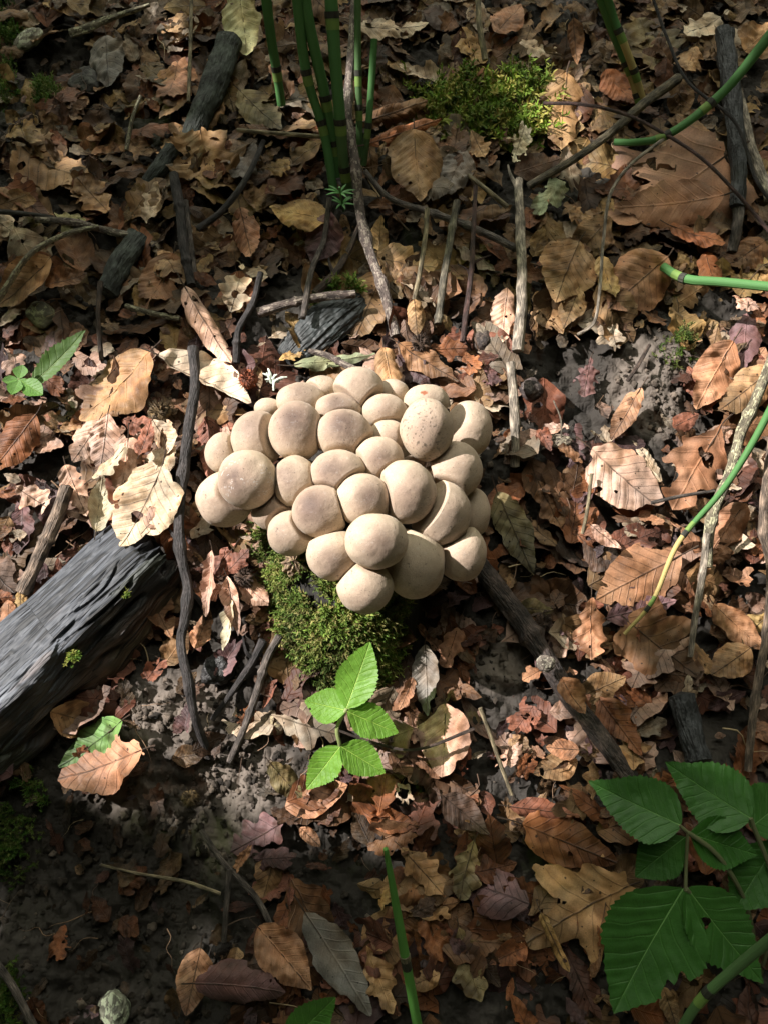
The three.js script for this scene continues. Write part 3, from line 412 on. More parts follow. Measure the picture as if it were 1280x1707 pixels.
// ---------- charred log ----------
const charMap = tex(1024, (u, v) => { const w = 0.25 * tnoise(u * 8, v * 4, 8, 3), n1 = Math.abs(tnoise(u * 14 + w * 1.5, v * 2, 14, 1)), n2 = Math.abs(tnoise(u * 40 + w * 3, v * 3, 40, 2)), cr = (1 - step(0.03, 0.13, n1)) * step(-0.1, 0.3, tnoise(u * 12, v * 6, 12, 5)), fi = (1 - step(0.05, 0.28, n2)) * step(-0.3, 0.2, tnoise(u * 20, v * 8, 20, 15)); const l = 0.86 + 0.16 * tnoise(u * 128, v * 24, 128, 7) + 0.1 * tnoise(u * 90, v * 6, 90, 17) + 0.14 * tfbm(u, v, 6, 4, 9) - 0.62 * cr - 0.40 * fi; return [l, l, l * 1.01]; });
{
  const A = onGround(-150, 1330, 0.006), B = onGround(268, 928, 0.006), t = thing('charred_log', 'weathered charcoal-grey split log at the left edge', 'log', A.clone().lerp(B, 0.5)), n = 260, rs = 320, dir = B.clone().sub(A), L = dir.length(); dir.normalize();
  const up = AN.clone().addScaledVector(dir, -AN.dot(dir)).normalize(), side = new THREE.Vector3().crossVectors(dir, up); // side: to the lower right
  const prof = [[-0.037, -0.004], [-0.0355, 0.008], [-0.034, 0.0135], [-0.031, 0.0155], [-0.016, 0.0215], [0.0, 0.0265], [0.010, 0.0290], [0.0135, 0.0283], [0.0155, 0.0250], [0.020, 0.018], [0.0275, 0.010], [0.033, -0.002], [0.030, -0.014], [0.0, -0.02], [-0.030, -0.014]];
  const crv = new THREE.CatmullRomCurve3(prof.map(([x, y]) => new THREE.Vector3(x, y, 0)), true, 'centripetal'), ring = (crv.arcLengthDivisions = 3000, crv.getSpacedPoints(rs)), pos = [], uv = [], idx = [], col = [];
  for (let i = 0; i <= n; i++) {
    const s = i / n; for (let k = 0; k <= rs; k++) {
      const q = ring[k % rs], a = q.x, wob = 1 + 0.05 * noise(s * 5, 3), kk = (k % rs);
      const ridge = 1 - Math.abs(noise(a * 330 + 2 * noise(s * 9, a * 60), s * 6, 2)), fine = noise(a * 700 + 2 * noise(s * 20, a * 90, 1), s * 14, 5), deep = step(0.60, 0.9, 1 - Math.abs(noise(a * 230 + 2.2 * noise(s * 5, a * 40, 7), s * 2.6, 11))) * step(-0.1, 0.3, noise(s * 6 + 2, a * 60, 4));
      const rough = a > 0.0 ? 1 : a > -0.012 ? 0.55 : 0.25, nn = new THREE.Vector2(q.x, q.y + 0.004).normalize();
      let d = 0.0010 * (ridge - 0.6) * (a > 0.004 ? 1.3 : 0.12) + 0.00022 * fine * rough - 0.0042 * deep * rough + 0.0012 * noise(s * 9, a * 40, 9);
      if (a > 0.004) d += 0.0035 * noise(s * 12, a * 130, 14);
      const endw = s > 0.96 ? 1 - 0.25 * (s - 0.96) / 0.04 * (0.6 + 0.8 * Math.abs(noise(kk * 0.19, 6))) : 1, ss = s * L + (s > 0.97 ? 0.006 * noise(kk * 0.23, 2) : 0);
      const x = (a * wob * 0.88 + nn.x * d) * endw, y = (q.y + nn.y * d) * endw, p = A.clone().addScaledVector(dir, ss).addScaledVector(side, x).addScaledVector(up, y);
      pos.push(p.x, p.y, p.z); uv.push(k / rs * 2, s * L * 9);
      const b = (0.75 + 0.5 * noise(a * 500, s * 10, 3) * 0.6 + 0.25 * noise(a * 90, s * 5)) * (1 - 0.75 * deep), br = step(0.016, 0.028, a) * step(0.45, 0.75, s + 0.1 * noise(a * 100, s * 8)), mo = step(0.1, 0.5, noise(a * 90, s * 7, 21)) * (a > 0.008 ? 0.5 : 0.05);
      let c = [0.105 * b, 0.115 * b, 0.134 * b]; if (a > 0.0125) c = c.map(v => v * 0.45); c = c.map((v, z) => lerp(v, [.15, .085, .055][z] * b, br)); c = c.map((v, z) => lerp(v, [.05, .055, .03][z], mo)); const tan = step(0.25, 0.5, noise(a * 120, s * 9, 33)) * step(-0.02, 0.01, a); col.push(...c.map((v, z) => lerp(v, [.16, .12, .10][z] * b, tan * 0.5)));  // side away from the sun darkened in the colour, as its shade
    }
  }
  for (let i = 0; i < n; i++) for (let k = 0; k < rs; k++) { const a = i * (rs + 1) + k, b = a + rs + 1; idx.push(a, b, a + 1, a + 1, b, b + 1); }
  const e = pos.length / 3, ce = B.clone().addScaledVector(dir, -0.002); pos.push(ce.x, ce.y, ce.z); uv.push(0, 0); col.push(.04, .035, .03); for (let k = 0; k < rs; k++) idx.push(e, n * (rs + 1) + k + 1, n * (rs + 1) + k); { const e0 = pos.length / 3; pos.push(A.x, A.y, A.z); uv.push(0, 0); col.push(.04, .035, .03); for (let k = 0; k < rs; k++) idx.push(e0, k, k + 1); }
  const g = new THREE.BufferGeometry(); g.setAttribute('position', new THREE.Float32BufferAttribute(pos, 3)); g.setAttribute('uv', new THREE.Float32BufferAttribute(uv, 2)); g.setAttribute('color', new THREE.Float32BufferAttribute(col, 3)); g.setIndex(idx); g.computeVertexNormals();
  part('wood', g, new THREE.MeshPhysicalMaterial({ vertexColors: true, map: charMap, roughness: 0.6, bumpMap: charMap, bumpScale: 0.0010, specularIntensity: 0.7 }), t);
  const lm = t; moss(lm, 45, 8, r => { const [x, y, q] = [[122, 1102, 11], [127, 1095, 9], [215, 995, 5]][(r() * 3) | 0], p = onGround(x + (r() - .5) * 2 * q, y + (r() - .5) * 2 * q, 0.031), [u, v, h] = toLocal(p); return [u, v, h]; }, 0.0045, shoots, [0.9, 1.05, .6]);
}
// ---------- dead leaves one can tell apart ----------
// [label, outline, colour, base x, y, tip x, y, width px, options]; options: h, ht height above the soil (mm) at base and tip, roll, curl, bend, fold, tear, holes, cut, v texture
const LEAVES = [
  ['large curved tan beech leaf with raised veins at the upper left edge', 'beech', 'tan', 6, 215, 150, 300, 105, { h: 14, bend: .9, curl: -.5, tear: .5, holes: 4, fold: .2 }],
  ['pale yellow-green leaf hanging from the top edge above the dark branch', 'beech', 'cream', 395, -30, 412, 92, 66, { h: 40, ht: 22, curl: .4, belly: 1 }],
  ['crumpled orange-tan torn leaf left of the dark branch, near the top', 'frag', 'orange', 300, 95, 275, 165, 62, { h: 14, crinkle: .07, tear: .6 }],
  ['small tan torn leaf scrap near the top left of the dark branch', 'oak', 'tan', 270, 55, 310, 20, 50, { h: 14, crinkle: .06, tear: .5 }],
  ['lobed tan leaf on end below the dark branch, upper left', 'maple', 'tan', 335, 222, 352, 335, 90, { h: 16, ht: 10, curl: .8, tear: .4 }],
  ['torn tan leaf with a pale underside left of the thin dark upright stick', 'oak', 'tan', 185, 355, 128, 295, 64, { h: 14, curl: -.6, tear: .6 }],
  ['pale yellowish lobed scrap below the dark teal branch end', 'oak', 'pale', 262, 300, 245, 372, 42, { h: 15, tear: .7, curl: .9 }],
  ['pale greenish torn leaf lying across the twigs at the left', 'frag', 'cream', 85, 362, 142, 370, 40, { h: 16, tear: .8, crinkle: .06 }],
  ['tan leaf with torn edge below the black hollow, upper left', 'frag', 'tan', 215, 230, 250, 260, 52, { h: 12, tear: .5 }],
  ['tan leaf with scalloped lower edge under the dark branch', 'oak', 'tan', 300, 225, 275, 275, 52, { h: 13, tear: .4, curl: -.8 }],
  ['small smooth orange-brown oval leaf near the upper left', 'beech', 'orange', 145, 232, 183, 214, 18, { h: 12, curl: -1 }],
  ['dark brown curled leaf in the hollow at the upper left', 'beech', 'brown', 150, 255, 225, 245, 38, { h: 10, curl: 1.2 }],
  ['orange-brown arched leaf left of the pale yellow leaf', 'beech', 'orange', 400, 345, 420, 432, 48, { h: 16, curl: -1.4, tear: .4 }],
  ['grey-tan ragged leaf below the bark flake near the horsetails', 'oak', 'grey', 430, 235, 390, 300, 50, { h: 16, tear: .8, curl: -.7 }],
  ['long grey-brown bark-like leaf in the dark upper left', 'lance', 'grey', 175, 55, 180, 145, 46, { h: 14, curl: -.6 }],
  ['tan half leaf at the left edge below the large curved one', 'beech', 'pale', -15, 360, 30, 392, 44, { h: 12, tear: .4 }],
  ['dark olive wide leaf behind the leftmost horsetail', 'beech', 'olive', 400, 150, 470, 215, 60, { h: 12, curl: -.5 }],
  ['rolled brown beech leaf beside the horsetails, upper of the pair', 'beech', 'brown', 595, 205, 722, 163, 44, { h: 26, ht: 18, curl: -2.2, roll: .5 }],
  ['rolled reddish-brown beech leaf beside the horsetails, lower of the pair', 'beech', 'rust', 612, 240, 738, 196, 38, { h: 24, ht: 16, curl: -2.2, roll: .5 }],
  ['mottled tan heart-shaped leaf with a pinkish patch, right of the horsetail bases', 'beech', 'tan', 690, 213, 700, 337, 96, { h: 26, ht: 16, curl: -.7, holes: 4, v: 1 }],
  ['pale tan flat leaf with small holes at the top beside the horsetails', 'beech', 'pale', 592, 40, 715, 38, 50, { h: 14, holes: 6, tear: .5 }],
  ['dark brown leaf in the shade at the top centre', 'beech', 'dark', 705, 20, 790, 28, 60, { h: 10 }],
  ['pale yellow-tan beech leaf left of the round dark one', 'beech', 'ochre', 548, 362, 450, 345, 74, { h: 18, ht: 14, curl: -.5, v: 1 }],
  ['dark purple-brown round leaf below the horsetail bases', 'beech', 'purple', 552, 352, 522, 440, 82, { h: 20, ht: 10, curl: -.8, belly: 1 }],
  ['notched tan scrap right of the heart-shaped leaf', 'oak', 'tan', 785, 215, 808, 262, 34, { h: 14, tear: .6 }],
  ['pinkish-grey leaf half hidden below the feathery moss', 'beech', 'grey', 775, 250, 735, 325, 56, { h: 12, curl: -.8 }],
  ['orange-brown leaf at the top edge right of centre', 'beech', 'orange', 825, 55, 870, 5, 48, { h: 14 }],
  ['tan leaf pierced with black holes under the pale bare twigs', 'beech', 'tan', 618, 425, 735, 445, 66, { h: 12, holes: 10, tear: .7, curl: -.4 }],
  ['smooth brown leaf standing above the moss, right of the feathery moss', 'beech', 'tan', 945, 118, 935, 250, 70, { h: 20, ht: 12, curl: -1.2 }],
  ['curled pointed leaf hanging near the top right of centre', 'lance', 'brown', 955, 30, 962, 108, 36, { h: 30, ht: 18, curl: 1.6 }],
  ['large smooth orange-brown lobed leaf at the upper right', 'maple', 'orange', 1215, 255, 1020, 362, 210, { h: 18, ht: 14, curl: -.5, bend: .5, crinkle: .02, pleat: .002 }],
  ['second orange-brown lobe leaf tucked over the large smooth one', 'beech', 'orange', 1205, 325, 1022, 345, 88, { h: 22, ht: 18, curl: -.5, crinkle: .02, pleat: .002 }],
  ['glossy rust-coloured curled leaf below the large lobed one, upper right', 'beech', 'rust', 1115, 375, 1216, 405, 58, { h: 18, curl: -1.1, crinkle: .05 }],
  ['rust-brown leaf under the yellow horsetail, top right', 'beech', 'rust', 1010, 115, 1065, 175, 62, { h: 14, curl: -.6 }],
  ['pale tan shredded leaf at the top right of centre', 'frag', 'pale', 858, 70, 930, 85, 44, { h: 18, tear: 1, crinkle: .07 }],
  ['pale lobed oak leaf in the top right corner area', 'oak', 'pale', 1215, 15, 1140, 55, 52, { h: 16, tear: .4 }],
  ['small tan oak leaf left of the charred stick, upper right', 'oak', 'tan', 1160, 75, 1142, 118, 40, { h: 14, tear: .4, curl: -.8 }],
  ['grey-green torn dry leaf beside the pale bleached stick, upper right', 'frag', 'greygreen', 935, 290, 890, 360, 44, { h: 20, ht: 12, tear: .7 }],
  ['small tan torn leaf below the thin white stem loop', 'oak', 'tan', 935, 350, 985, 362, 36, { h: 12, tear: .6 }],
  ['large olive-brown flat leaf behind the horsetail pair, top right', 'oak', 'olive', 1100, 115, 1065, 30, 100, { h: 10, crinkle: .05 }],
  ['tan beech leaf in the far top right corner', 'beech', 'tan', 1240, 85, 1290, 40, 60, { h: 14 }],
  ['ivory bleached leaf draped below the feathery moss', 'frag', 'ivory', 875, 205, 855, 270, 44, { h: 20, ht: 12, tear: .9, crinkle: .08 }],
  ['toothed tan beech leaf hanging point down, right of the bleached stick', 'beech', 'tan', 965, 402, 925, 505, 98, { h: 24, ht: 18, curl: -.5, tear: .35, holes: 3, belly: .7 }],
  ['broad tan-orange beech leaf at the green horsetail end on the right', 'beech', 'orange', 1112, 428, 1012, 515, 100, { h: 24, ht: 16, curl: -.5, holes: 3 }],
  ['narrow tan leaf hanging below the toothed beech leaf', 'lance', 'tan', 965, 478, 938, 548, 40, { h: 14, holes: 5 }],
  ['small ochre leaf scrap beside the broad tan-orange leaf', 'beech', 'ochre', 1000, 425, 1028, 500, 34, { h: 22, curl: -.6 }],
  ['orange beech leaf on the right edge of the bare soil, point down', 'beech', 'orange', 1222, 568, 1160, 682, 66, { h: 18, ht: 14, curl: -.6, holes: 2 }],
  ['brown curled beech leaf at the right edge above the lichen stick', 'beech', 'tan', 1288, 612, 1192, 688, 62, { h: 18, curl: -.9 }],
  ['purple-brown pointed leaf near the right edge', 'lance', 'purple', 1245, 520, 1238, 620, 46, { h: 14, curl: -.6 }],
  ['orange leaf folded over a twig on the bare soil', 'beech', 'orange', 1068, 645, 1015, 738, 46, { h: 14, curl: -1, fold: .4 }],
  ['large pink-lit beech leaf below the bare soil, vein side up', 'beech', 'pink', 982, 745, 1112, 858, 112, { h: 16, curl: -.4, bend: .5, tear: .3 }],
  ['large orange-brown crumpled leaf right of the pink-lit beech leaf', 'oak', 'orange', 1205, 705, 1120, 850, 120, { h: 16, crinkle: .05, tear: .5 }],
  ['dark purple leaf on the bare soil right of the puffballs', 'oak', 'purple', 985, 595, 972, 662, 48, { h: 12, tear: .4 }],
  ['pinkish crumpled leaf at the right edge below the horsetail', 'frag', 'pink', 1220, 500, 1275, 512, 40, { h: 14, crinkle: .08, tear: .6 }],
  ['shiny reddish leaf at the bottom of the bare soil', 'beech', 'red', 1120, 712, 1165, 690, 34, { h: 12, curl: -1 }],
  ['curled tan leaf under the lichen-covered twig at the left edge', 'beech', 'tan', 85, 430, -8, 512, 80, { h: 24, ht: 12, curl: 1.2 }],
  ['brown upturned leaf right of the lichen-covered twig, left side', 'beech', 'brown', 75, 475, 148, 455, 50, { h: 16, curl: 1.3 }],
  ['rolled pinkish-brown leaf pierced with small holes, left of centre', 'beech', 'pink', 308, 478, 388, 608, 60, { h: 24, ht: 16, curl: -2.3, holes: 9, roll: -.2 }],
  ['pale torn skeleton-edged leaf above the rolled pinkish one', 'oak', 'pale', 405, 440, 385, 520, 48, { h: 16, tear: 1, curl: .8 }],
  ['large tan beech leaf with clear side veins left of the puffballs', 'beech', 'tan', 250, 585, 132, 700, 128, { h: 22, ht: 12, curl: -.5, bend: .4, belly: .95, v: 1 }],
  ['half-eaten tan beech leaf pointing at the puffballs from the left', 'beech', 'pale', 262, 592, 420, 672, 130, { h: 24, ht: 18, cut: -1, holes: 1, tear: .2, curl: -.4 }],
  ['brown leaf behind the rolled pinkish one, left of it', 'beech', 'brown', 290, 420, 240, 520, 64, { h: 12, curl: -.6, tear: .3 }],
  ['red-brown broad leaf at the left edge beside the green sprout', 'beech', 'rust', 60, 690, -20, 790, 70, { h: 18, curl: -.6 }],
  ['pale broken beech leaf with holes lying on the upper end of the charred log', 'beech', 'pale', 272, 770, 198, 912, 128, { h: 34, ht: 32, tear: .5, holes: 3, holeList: [[.02, .62, .06], [-.1, .5, .04]], curl: -.5, bend: .6 }],
  ['pink-lit curled leaf below the large tan beech leaf', 'beech', 'pink', 165, 700, 120, 770, 60, { h: 18, curl: -.9, tear: .4 }],
  ['long pink-lit leaf standing on edge in the bright heap at the left', 'lance', 'pink', 180, 690, 165, 800, 50, { h: 22, curl: -.7 }],
  ['pinkish folded leaf in the middle of the bright heap at the left', 'beech', 'pink', 215, 720, 200, 830, 58, { h: 24, curl: -1.1, fold: .4, tear: .4 }],
  ['pale torn leaf at the right of the bright heap, next to the long dark stick', 'beech', 'pale', 290, 740, 235, 800, 56, { h: 24, tear: .6 }],
  ['pale standing leaf with a ragged edge at the far right of the bright heap', 'beech', 'pale', 255, 700, 285, 760, 52, { h: 26, curl: -1.2, roll: .6, tear: .5 }],
  ['wide pale pink leaf over the bright heap, just above the broken beech leaf', 'oak', 'ivory', 150, 800, 215, 735, 60, { h: 30, curl: -.8, roll: -.5, tear: .4 }],
  ['long ivory leaf strip in the bright heap, left of the broken beech leaf', 'lance', 'ivory', 160, 890, 172, 790, 44, { h: 24, curl: 1.2, roll: .4 }],
  ['small red folded leaf in the centre of the bright heap', 'beech', 'red', 232, 760, 252, 700, 40, { h: 32, curl: -1.6, fold: .4 }],
  ['pinkish leaf tucked under the broken beech leaf, against the dark stick', 'beech', 'pink', 245, 880, 290, 820, 48, { h: 30, curl: -.8, tear: .5 }],
  ['ivory curled leaf left of the moss edge, right of the side twig', 'lance', 'ivory', 385, 1000, 372, 1085, 34, { h: 22, curl: 1.4, roll: .5 }],
  ['red crumpled leaf beneath the left foot of the cluster', 'oak', 'red', 395, 905, 350, 960, 46, { h: 18, curl: -1, tear: .4 }],
  ['crumpled reddish leaf at the top of the bright heap', 'frag', 'red', 200, 695, 250, 715, 48, { h: 20, tear: .6, crinkle: .08 }],
  ['pale pink leaf at the left of the bright heap', 'beech', 'pink', 110, 775, 145, 860, 54, { h: 16, curl: -.8, tear: .5 }],
  ['crumpled pale leaf beside the short brown stick at the left', 'oak', 'pink', 25, 810, 85, 850, 54, { h: 16, crinkle: .08, tear: .5 }],
  ['red-brown long leaf between the long dark stick and the puffballs', 'lance', 'red', 345, 690, 350, 800, 50, { h: 12, curl: -.8 }],
  ['sunlit orange leaf with a pale tip lying on dark soil below the log', 'beech', 'orange', 245, 1245, 92, 1300, 92, { h: 22, ht: 14, curl: -.6, bend: .5, roll: .25, tear: .3, belly: 1.1 }],
  ['green piece added for the shaded part of the sunlit orange leaf', 'beech', 'green', 205, 1200, 98, 1278, 62, { h: 14, ht: 9, curl: -.4, tear: 0, holes: 0, belly: .9 }],  // its green colour imitates the shaded part of the orange leaf
  ['red curled scrap below the charred log', 'frag', 'red', 240, 1140, 275, 1090, 40, { h: 18, curl: 1.3, tear: .4 }],
  ['pale pink upright leaf right of the long dark stick', 'lance', 'pink', 352, 915, 342, 1035, 36, { h: 24, curl: 1.2, fold: .5 }],
  ['reddish pointed leaf below the mossy edge, left of it', 'oak', 'red', 370, 960, 415, 915, 42, { h: 20, curl: -.8 }],
  ['pink-lit leaf with curled margin left of the moss', 'beech', 'pink', 395, 960, 450, 1010, 48, { h: 18, curl: -.9, tear: .4 }],
  ['pale pink folded leaf beside the crossing twigs', 'lance', 'pink', 378, 960, 398, 1060, 36, { h: 22, curl: 1, fold: .5 }],
  ['orange leaf under the side twig of the long dark stick', 'beech', 'orange', 325, 1080, 350, 1015, 40, { h: 16 }],
  ['orange curled leaf at the left edge above the log', 'beech', 'orange', 15, 1000, 8, 1060, 34, { h: 16, curl: -1.2 }],
  ['small ochre leaf beside the end of the short brown stick', 'beech', 'ochre', 35, 985, 30, 1030, 26, { h: 16, curl: -.8 }],
  ['pale tan beech leaf right of the green seedling, sunlit', 'beech', 'pink', 742, 1172, 735, 1303, 96, { h: 16, tear: .3, curl: -.4, v: 1 }],
  ['orange-lit leaf pointing down right of the moss', 'oak', 'orange', 768, 1030, 738, 1120, 46, { h: 16, ht: 10, tear: .4 }],
  ['grey dead leaf hanging under the puffballs', 'lance', 'grey', 708, 1075, 712, 1195, 50, { h: 14, curl: .5 }],
  ['pinkish wrinkled leaf between the grey leaf and the seedling', 'frag', 'pink', 665, 1200, 715, 1225, 56, { h: 10, crinkle: .08 }],
  ['tan ring-shaped curled scrap below the seedling', 'frag', 'pale', 655, 1302, 690, 1345, 38, { h: 14, holeList: [[.02, .5, .16]] }],
  ['red-brown smooth leaf below the seedling', 'beech', 'rust', 612, 1360, 700, 1378, 46, { h: 12, curl: 1 }],
  ['dark brown long leaf right of the smooth red-brown one', 'lance', 'dark', 735, 1325, 815, 1390, 56, { h: 16 }],
  ['tan oak leaf with deep notches right of the horsetail tip', 'oak', 'tan', 668, 1412, 738, 1490, 66, { h: 14, tear: .4 }],
  ['olive-tan lobed leaf right of the notched oak leaf', 'oak', 'olive', 790, 1400, 765, 1505, 66, { h: 14, tear: .4 }],
  ['dark purple-brown leaf in the lower left of centre', 'oak', 'purple', 490, 1360, 385, 1420, 74, { h: 10, tear: .4 }],
  ['torn orange-tan strip at the edge of the dark soil', 'frag', 'orange', 420, 1405, 390, 1455, 28, { h: 16, tear: .5 }],
  ['olive-brown curled dead leaf below the seedling, on dark soil', 'beech', 'olive', 450, 1272, 505, 1335, 52, { h: 18, ht: 10, curl: -1.2 }],
  ['small orange cup-shaped leaf near the dark purple one', 'beech', 'orange', 500, 1380, 535, 1412, 28, { h: 14, curl: -1.4 }],
  ['long dark grey-green leaf at the bottom, left of the horsetail', 'beech', 'grey', 508, 1520, 618, 1695, 84, { h: 18, ht: 14, curl: -.4, crinkle: .01, pleat: .001 }],
  ['orange folded beech leaf at the bottom left of centre', 'beech', 'orange', 430, 1545, 520, 1650, 88, { h: 20, curl: -.6, fold: .3, crinkle: .05 }],
  ['tan-orange leaf in the lower left corner of the litter', 'beech', 'orange', 335, 1580, 310, 1695, 74, { h: 16, curl: -.7 }],
  ['large purple-brown leaf roll at the bottom edge', 'beech', 'purple', 325, 1640, 478, 1655, 90, { h: 24, ht: 20, curl: -1.6, crinkle: .02 }],
  ['crumpled tan leaf left of the horsetail at the bottom', 'oak', 'tan', 610, 1575, 655, 1690, 66, { h: 14, crinkle: .07, tear: .6, holes: 4 }],
  ['broad brown leaf behind the horsetail at the bottom', 'beech', 'brown', 640, 1545, 770, 1500, 90, { h: 10, tear: .3 }],
  ['ochre leaf scrap left of the horsetail, lower centre', 'frag', 'ochre', 620, 1525, 655, 1475, 30, { h: 14, tear: .6 }],
  ['olive-brown wrinkled leaf right of the horsetail at the bottom', 'oak', 'olive', 765, 1545, 800, 1670, 76, { h: 10, crinkle: .06 }],
  ['large tan lobed leaf in the lower right, left of the green bramble', 'maple', 'tan', 1040, 1480, 880, 1570, 170, { h: 14, crinkle: .05, tear: .3 }],
  ['narrow rolled ochre leaf lying across the large tan lobed one', 'lance', 'ochre', 898, 1515, 966, 1655, 34, { h: 24, curl: -2.6 }],
  ['dark rust-red broad leaf left of the bramble', 'beech', 'rust', 860, 1370, 1030, 1440, 92, { h: 14, curl: -.6, crinkle: .05 }],
  ['dark red-brown leaf above the broad rust-red one', 'beech', 'red', 850, 1345, 965, 1360, 44, { h: 16, curl: -1.3 }],
  ['small orange sunlit leaf with a hole, left of the lower branch end', 'beech', 'orange', 965, 1250, 908, 1245, 40, { h: 16, curl: -.9, holes: 1 }],
  ['tan Y-shaped torn leaf between the lower branch and the dark slab', 'oak', 'tan', 1055, 1285, 1055, 1212, 70, { h: 14, tear: .6 }],
  ['tan leaf under the bramble at the bottom right', 'lance', 'tan', 1105, 1645, 1130, 1720, 40, { h: 12, curl: -.6 }],
  ['large sunlit orange-brown leaf right of the puffball shade', 'beech', 'orange', 1135, 925, 992, 1000, 100, { h: 18, curl: -.5, tear: .3, crinkle: .04 }],
  ['sunlit orange oak leaf beside the lower branch', 'oak', 'orange', 985, 995, 985, 1100, 66, { h: 18, curl: -.9, fold: .25 }],
  ['large grey-brown lobed leaf under the yellow horsetail tip', 'maple', 'brown', 1045, 1035, 1160, 1125, 160, { h: 12, curl: -.3 }],
  ['purple-brown leaf above the large grey-brown lobed leaf', 'beech', 'purple', 1010, 1030, 1130, 1000, 52, { h: 14, curl: -.5 }],
  ['orange-brown leaf near the right edge below the lichen stick', 'beech', 'orange', 1188, 1005, 1275, 1085, 58, { h: 16, curl: -.7 }],
  ['tan leaf right of the pale twig end, veins showing', 'beech', 'tan', 1250, 1080, 1185, 1125, 62, { h: 16, curl: -.7 }],
  ['orange-lit beech leaf under the green horsetail at the right', 'beech', 'orange', 1245, 835, 1182, 930, 58, { h: 16, curl: -.9 }],
  ['olive-tan long leaf in the shade right of the puffballs', 'beech', 'olive', 828, 820, 888, 955, 64, { h: 14, curl: -.6 }],
  ['tan leaf with a torn corner in the puffball shade', 'oak', 'brown', 895, 800, 935, 880, 52, { h: 14, tear: .4 }],
  ['pinkish curled leaf rim above the round dark leaf', 'beech', 'pink', 985, 875, 1035, 915, 30, { h: 22, curl: -1.5 }],
  ['round dark brown leaf in the puffball shade', 'beech', 'dark', 970, 900, 1035, 945, 76, { h: 12, belly: 1.1 }],
  ['dark olive-yellow leaf beside the lower branch, in shade', 'beech', 'olive', 860, 1012, 922, 1018, 38, { h: 12 }],
  ['orange leaf curled round the lower branch', 'beech', 'orange', 935, 1130, 975, 1190, 60, { h: 30, curl: 1.4, tear: .3 }],
  ['tan narrow leaf standing up above the top of the cluster', 'lance', 'tan', 640, 578, 662, 665, 40, { h: 20, ht: 26, curl: -1.2 }],
  ['brown pointed leaf lying behind the cluster, right of the narrow one', 'lance', 'brown', 665, 572, 765, 635, 50, { h: 16, curl: -.9 }],
  ['dull green long leaf remains behind the cluster', 'lance', 'greygreen', 485, 608, 625, 590, 30, { h: 14, tear: .4 }],
  ['small lobed tan leaf above the left of the cluster', 'oak', 'ochre', 465, 600, 510, 575, 34, { h: 14, tear: .5 }],
  ['tan cone-shaped rolled leaf left of the grey straw', 'beech', 'tan', 690, 498, 695, 560, 42, { h: 22, ht: 14, curl: -1.8 }],
  ['bright torn tan leaf at the right of the puffballs, top', 'frag', 'rust', 765, 590, 800, 620, 42, { h: 14, tear: .6 }],
  ['pinkish leaf leaning on the bleached stick', 'beech', 'pink', 845, 480, 838, 570, 42, { h: 14, curl: -.7 }],
  ['purplish red leaf scrap right of the cluster top', 'frag', 'purple', 800, 615, 840, 640, 46, { h: 12, tear: .4 }],
  ['reddish leaf at the left foot of the cluster', 'beech', 'red', 350, 640, 385, 720, 46, { h: 10, curl: -.7 }],
  ['pale yellowish leaf at the top centre between the thin stems', 'oak', 'ochre', 770, 40, 800, 110, 50, { h: 12, tear: .5 }],
  ['brown beech leaf at the right edge above the horsetail', 'beech', 'brown', 1275, 400, 1210, 440, 60, { h: 12, curl: -.7 }],
  ['rust leaf hanging below the horsetail node on the right', 'beech', 'rust', 1175, 420, 1195, 480, 40, { h: 12, curl: -.7 }],
  ['tan scalloped leaf at the far right bottom of the lit area', 'oak', 'ochre', 1285, 1020, 1235, 1075, 50, { h: 14, tear: .4 }],
];
const leafKind = { beech: 'beech', oak: 'oak', maple: 'oak', frag: 'beech', lance: 'beech' };
const leafName = { beech: 'beech_leaf', oak: 'oak_leaf', maple: 'lobed_leaf', frag: 'leaf_scrap', lance: 'narrow_leaf' };
const stalkMat = barkMat([.16, .09, .05], fibre, 0.0003);
function putLeaf(sp, col, b, t, wpx, lenpx, o, seed, mat) {
  const w = clamp(wpx / 2 / lenpx, 0.06, 0.62), g = blade(sp, w, seed, o), mtx = leafMatrix(b, t, o.roll || 0), sp0 = g.userData.spine; g.applyMatrix4(mtx); return [g, mtx, sp0];
}
const jit = (c, r, a = 0.1) => c.map((x, i) => x * (1 + a * (r - 0.5) * 2 + 0.04 * Math.sin(r * 40 + i)));
